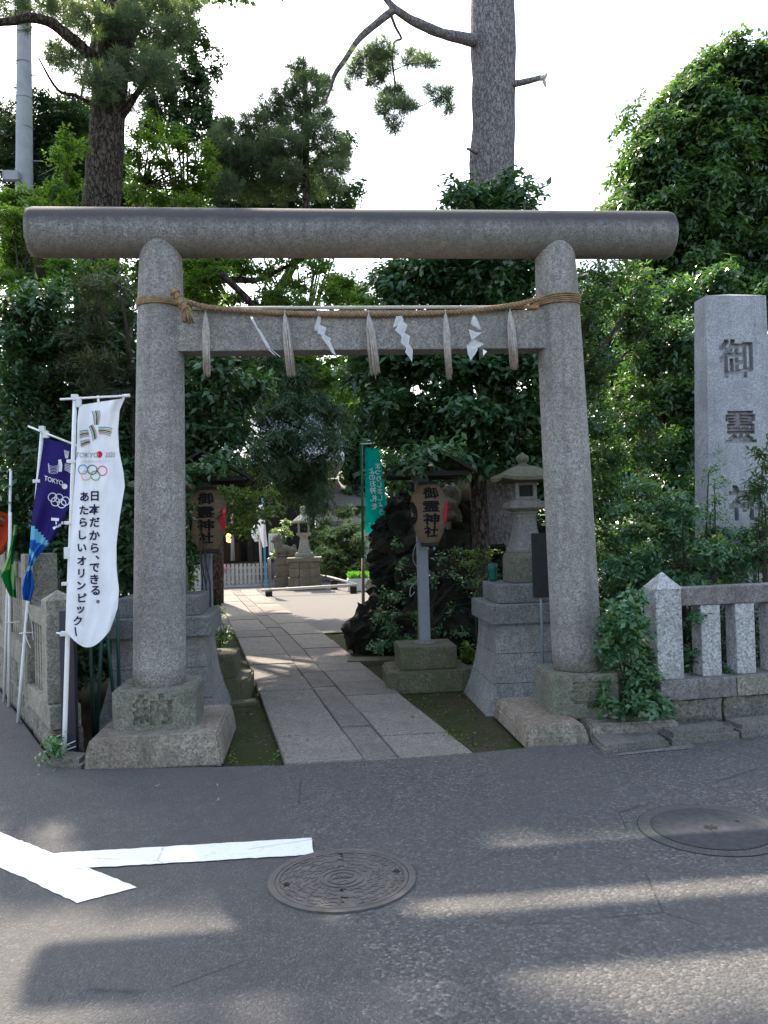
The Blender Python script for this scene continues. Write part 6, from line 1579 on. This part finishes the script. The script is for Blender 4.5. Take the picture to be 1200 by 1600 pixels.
# added tall tree; its unseen upper boughs are placed to shade the road
broad('shade_tree', 'added tall tree behind the dark pine trunk, its unseen boughs shading the road', (-4.6, 18, -.05), [V(-4.6, 18, -.05), V(-4.4, 18, 6), V(-4.2, 18, 13)], [.35, .28, .12], [(150, 250, 50, 40), (120, 200, 40, 40)], 18, 'lf_far', .14, .08, 120, 8, .06, dep=1.0, limb_r=.07, lf=V(-4.2, 18, 13), limb_n=20,
      extra=[((-3.0, 18, 14.4), (1.6, 1.3, .8), 9), ((-1.6, 18, 14.8), (1.5, 1.3, .8), 9), ((-4.4, 18.2, 14.6), (1.5, 1.3, .9), 8), ((-.3, 18.4, 15.3), (1.2, 1.2, .7), 7), ((-2.7, 18.2, 15.9), (1.7, 1.0, .55), 10), ((-.6, 18.5, 16.3), (1.4, 1.2, .6), 8)])

# --- bushes in the opening and beyond
def bush(name, label, clist, Y, leaf, L, Wd, twigs, dep=.35, per=7, step=.03, group=None, cat='bush', foot=None, **k):
    c = cl(clist, Y, dep); g = min(q[0][2] for q in c); b = (sum(q[0][0] for q in c) / len(c) if foot is None else foot, Y, -.05)
    root = empty(name, b, label, cat, group)
    bm = bmesh.new()
    for (cc, r, w) in c[:14]: 
        s0 = Vector(b) + V(random.uniform(-.06, .06), random.uniform(-.06, .06), 0); cv = Vector(cc)
        tube(bm, [s0, V(s0.x, s0.y, max(.02, cv.z * .6)), V(s0.x, s0.y, cv.z * .85).lerp(cv, .45), s0.lerp(cv, .95)], [q_ * min(1, r[2] / .06) for q_ in (.009, .008, .005, .002)], 5)
    build('stem', bm, M['bark_twig'], root, True)
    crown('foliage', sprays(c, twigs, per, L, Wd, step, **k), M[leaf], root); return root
bush('shrub', 'small bright-leaved shrub beside the left paper lantern', [(365, 765, 22, 12), (395, 775, 20, 12), (420, 770, 16, 10), (360, 790, 20, 14), (385, 800, 22, 14), (410, 800, 18, 10), (365, 820, 18, 12), (390, 825, 14, 10), (430, 790, 14, 8), (350, 775, 14, 14)], 9.3, 'lf_bright', .055, .028, 150, bright=.1, foot=-1.55)
bush('shrub', 'spray of dark leaves crossing the face of the left paper lantern', [(305, 800, 16, 8), (325, 798, 14, 6), (290, 790, 14, 10), (300, 850, 10, 20), (340, 803, 8, 4), (350, 797, 10, 4)], 7.75, 'lf_camellia', .05, .02, 260, dep=.15)
bush('shrub', 'yellow-flecked shrub sprouting between the fence and the left pillar base', [(296, 880, 8, 30), (298, 840, 9, 14), (292, 910, 8, 20)], 8.9, 'lf_bright', .05, .025, 300, dep=.2)
bush('weed', 'low weeds growing at the foot of the left lantern post', [(345, 1000, 8, 14), (350, 985, 8, 10), (340, 960, 6, 16)], 9.3, 'lf_bright', .05, .022, 260, dep=.15)
bush('young_tree', 'slender young tree with bright leaves in front of the lava rockery', [(740, 860, 12, 8), (758, 868, 10, 7), (735, 876, 12, 8), (750, 885, 14, 8), (770, 865, 6, 12), (725, 875, 8, 5), (768, 890, 8, 8), (745, 905, 12, 6)], 8.7, 'lf_bright', .042, .024, 130, dep=.18)
bush('shrub', 'low dark sprig leaning across the rockery behind the lantern post', [(705, 890, 10, 4), (720, 900, 10, 4), (735, 912, 10, 5), (742, 925, 10, 6), (755, 935, 12, 8), (765, 900, 14, 8), (690, 985, 14, 7), (720, 985, 14, 7), (610, 985, 18, 12), (590, 960, 8, 12), (640, 1000, 16, 6), (600, 1005, 24, 6), (625, 880, 8, 6), (640, 905, 10, 8), (615, 930, 10, 8), (675, 900, 10, 8), (690, 870, 10, 6), (650, 960, 14, 8), (705, 950, 12, 8), (620, 845, 8, 5), (720, 860, 10, 6), (610, 960, 14, 10), (600, 925, 6, 8)], 9.0, 'lf_shrub', .045, .024, 220, dep=.18)
bush('sprout', 'small bright seedling in the rough plant bowl', [(733, 1013, 6, 6), (728, 1022, 5, 4)], 8.3, 'lf_bright', .05, .03, 800, dep=.05)
bush('bush', 'round cream-flowered bush in sunlight beyond the yard', [(520, 835, 22, 14), (545, 825, 18, 12), (560, 845, 14, 14), (515, 865, 24, 16), (545, 865, 26, 18), (535, 890, 30, 12), (560, 885, 16, 14), (510, 890, 14, 10)], 25.4, 'lf_light', .11, .06, 130, dep=.7)
bush('bush', 'pale-leaved bush in front of the small torii pillar', [(590, 875, 12, 14), (598, 855, 9, 14), (590, 895, 14, 8), (600, 835, 8, 10)], 25.8, 'lf_light', .11, .05, 130, dep=.5)
bush('bush', 'tall thin pale-leaved bush between the far lantern and the house', [(500, 835, 10, 16), (495, 860, 12, 12), (490, 840, 10, 14), (508, 815, 10, 8), (535, 800, 14, 6), (545, 795, 8, 10), (580, 810, 14, 6)], 26.6, 'lf_light', .1, .05, 140, dep=.5)
bush('bush', 'feathery pale plant rising behind the lion-dog statue', [(437, 828, 14, 5), (446, 815, 8, 6), (440, 845, 10, 5), (432, 865, 9, 6), (443, 875, 7, 8), (450, 832, 8, 4)], 23.9, 'lf_light', .09, .035, 130, dep=.3)
bush('overhanging_branch', 'leafy evergreen branch drooping over the roof of the right paper lantern', [(628, 722, 18, 12), (655, 712, 24, 14), (690, 705, 24, 12), (645, 736, 16, 8), (715, 712, 18, 10), (668, 728, 14, 8)], 7.75, 'lf_camellia', .08, .04, 170, dep=.25, cat='branch', foot=1.9) if False else None
# dark woods behind the grounds
for lab, cl_, Y, n_ in (('dark woodland tree behind the shrine hall roof', [(310, 700, 50, 60), (400, 640, 50, 50), (360, 720, 40, 40), (300, 620, 40, 50)], 33, 60), ('dark woodland tree above the far stone lantern', [(470, 690, 40, 50), (500, 620, 50, 50), (440, 640, 40, 50), (470, 760, 22, 24), (440, 560, 60, 40)], 31, 60), ('dark woodland tree behind the teal banner', [(560, 690, 44, 50), (600, 640, 44, 50), (560, 780, 34, 24), (590, 800, 24, 20), (540, 620, 40, 40), (580, 560, 50, 40)], 34, 60), ('dark woodland tree behind the lava rockery', [(640, 720, 50, 60), (690, 680, 50, 60), (740, 740, 50, 60), (660, 800, 50, 60), (740, 840, 60, 60), (620, 850, 24, 50)], 22, 80), ('dark woodland tree behind the right lantern', [(800, 760, 50, 60), (850, 700, 50, 70), (830, 850, 50, 60), (900, 800, 50, 70), (780, 680, 40, 50)], 20, 80), ('dark woodland tree at the far right behind the gate pillar', [(950, 460, 40, 40), (925, 520, 40, 50), (1000, 540, 50, 50), (940, 600, 50, 50), (1000, 640, 50, 60), (940, 700, 50, 60), (1000, 760, 60, 60), (930, 820, 50, 60), (1080, 600, 60, 80), (1080, 760, 60, 80), (1250, 620, 80, 110), (1250, 800, 90, 80), (1400, 680, 90, 120), (1400, 830, 100, 70)], 17, 60), ('dark woodland tree shading the middle of the path', [(300, 330, 40, 40), (260, 420, 50, 40), (340, 390, 40, 30), (240, 330, 40, 40), (310, 490, 50, 34), (400, 520, 44, 24), (300, 560, 50, 40), (380, 580, 44, 34), (330, 640, 50, 40)], 18, 90), ('dark woodland tree at the far left behind the fence', [(20, 640, 50, 80), (100, 700, 60, 90), (190, 700, 60, 90), (60, 850, 60, 60), (160, 860, 60, 60), (250, 820, 50, 70), (250, 700, 50, 70), (60, 520, 60, 60), (160, 560, 60, 70), (250, 560, 40, 70), (-70, 640, 60, 90), (-70, 800, 60, 70), (-160, 700, 60, 90), (-170, 830, 60, 60)], 15, 110)):
    c = cl(cl_, Y, None); bx_ = sum(q[0][0] for q in c) / len(c)
    top = max(q[0][2] for q in c)
    tree('woodland_tree', lab, (bx_, Y + .5, -.05), [V(bx_, Y + .5, -.05), V(bx_, Y + .5, top * .5), V(bx_, Y + .5, top * .9)], [.25, .2, .08], c, sprays(c, n_, 8, .22 * Y / 25, .12 * Y / 25, .09, .3, .8, .25, .3), 'lf_camellia', 'bark_dark', 'woodland trees behind the grounds', .08, None, 6)

# --- shrubs by the stele and the fence
bush('shrub', 'glossy green shrub spilling out between the right pillar and the fence post', [(985, 955, 22, 20), (960, 975, 22, 16), (990, 990, 26, 20), (960, 1010, 28, 18), (990, 1030, 30, 22), (960, 1050, 28, 18), (995, 1065, 26, 20), (965, 1085, 28, 18), (1000, 1095, 22, 14), (985, 925, 16, 18), (1025, 1085, 16, 10), (945, 1030, 12, 10), (1035, 1095, 12, 8), (1005, 1010, 20, 16), (945, 985, 14, 12), (940, 1060, 16, 12), (950, 1095, 18, 12), (1010, 1050, 22, 18), (1000, 975, 20, 14), (965, 945, 20, 14), (1020, 1100, 18, 10), (985, 1110, 16, 8)], 5.9, 'lf_shrub', .046, .026, 300, dep=.16, per=8, step=.018, bright=.1)
bush('shrub', 'large bright-tipped shrub covering the foot of the stele', [(975, 905, 30, 24), (1020, 870, 40, 26), (1000, 830, 34, 20), (1045, 832, 36, 22), (1030, 785, 28, 14), (1065, 800, 32, 16), (990, 755, 24, 10), (1110, 850, 40, 24), (1090, 880, 44, 26), (1150, 880, 44, 26), (1180, 858, 36, 24), (1120, 830, 26, 14), (1165, 835, 30, 14), (1010, 755, 20, 8), (965, 790, 20, 8), (1195, 830, 20, 18), (955, 880, 18, 22), (1075, 905, 60, 12), (1150, 910, 60, 10), (1055, 770, 24, 12)], 6.9, 'lf_shrub', .048, .024, 260, dep=.22, per=8, step=.022, bright=.12)
bush('shrub', 'single upright leafy shoot in front of the stele lettering', [(1118, 705, 4, 12), (1118, 728, 7, 10), (1119, 752, 10, 10), (1116, 778, 13, 12), (1132, 745, 8, 3), (1106, 738, 7, 3), (1120, 805, 16, 12)], 6.9, 'lf_shrub', .036, .015, 240, dep=.1, bright=.2)
bush('fern_shrub', 'dark fan-leaved shrub at the photo edge in front of the stele', [(1190, 705, 14, 6), (1195, 725, 16, 7), (1185, 745, 14, 6), (1198, 760, 20, 8), (1180, 775, 16, 6), (1198, 795, 16, 8), (1205, 690, 10, 6), (1195, 820, 20, 14)], 6.7, 'lf_conifer', .06, .02, 320, dep=.15, bright=.15, spray=1, spread=.5)
bush('shrub', 'leaves pushing out between the fence balusters', [(1075, 985, 8, 18), (1078, 1020, 8, 16), (1072, 1040, 8, 12), (1135, 985, 7, 18), (1138, 1010, 9, 14), (1132, 1040, 9, 10), (1190, 985, 6, 16), (1188, 1035, 6, 8), (1140, 960, 8, 10), (1080, 960, 7, 12)], 6.45, 'lf_shrub', .045, .024, 420, dep=.15, bright=.05)
bush('hedge', 'dark hedge filling the bed behind the pale granite fence', [(1090, 960, 40, 30), (1160, 960, 40, 30), (1230, 960, 50, 40), (1090, 1020, 40, 36), (1160, 1020, 40, 36), (1230, 1020, 50, 40)], 7.0, 'lf_camellia', .05, .026, 160, dep=.25)
bush('weed', 'small green weed at the foot of the left stone fence', [(82, 1155, 8, 8), (78, 1170, 10, 8), (88, 1165, 8, 10), (74, 1182, 6, 4)], 6.0, 'lf_shrub', .035, .018, 500, dep=.06, bright=.25)
for px, py, l in ((362, 1185, 'tiny weed at the road end of the mossy strip left of the path'), (430, 1180, 'tiny weed against the left path edge near the road'), (708, 1146, 'tiny weed beside the right path edge'), (735, 1163, 'tiny weed near the road end of the right mossy strip')):
    d = at(px, py, 6.0); k = (d - EYE); k = k * ((-.03 - EYE.z) / k.z); Yw = k.y
    bush('weed', l, [(px, py - 3, 4, 3)], Yw, 'lf_bright', .025, .014, 900, dep=.02)

for img in list(bpy.data.meshes):
    if img.users == 0: bpy.data.meshes.remove(img)
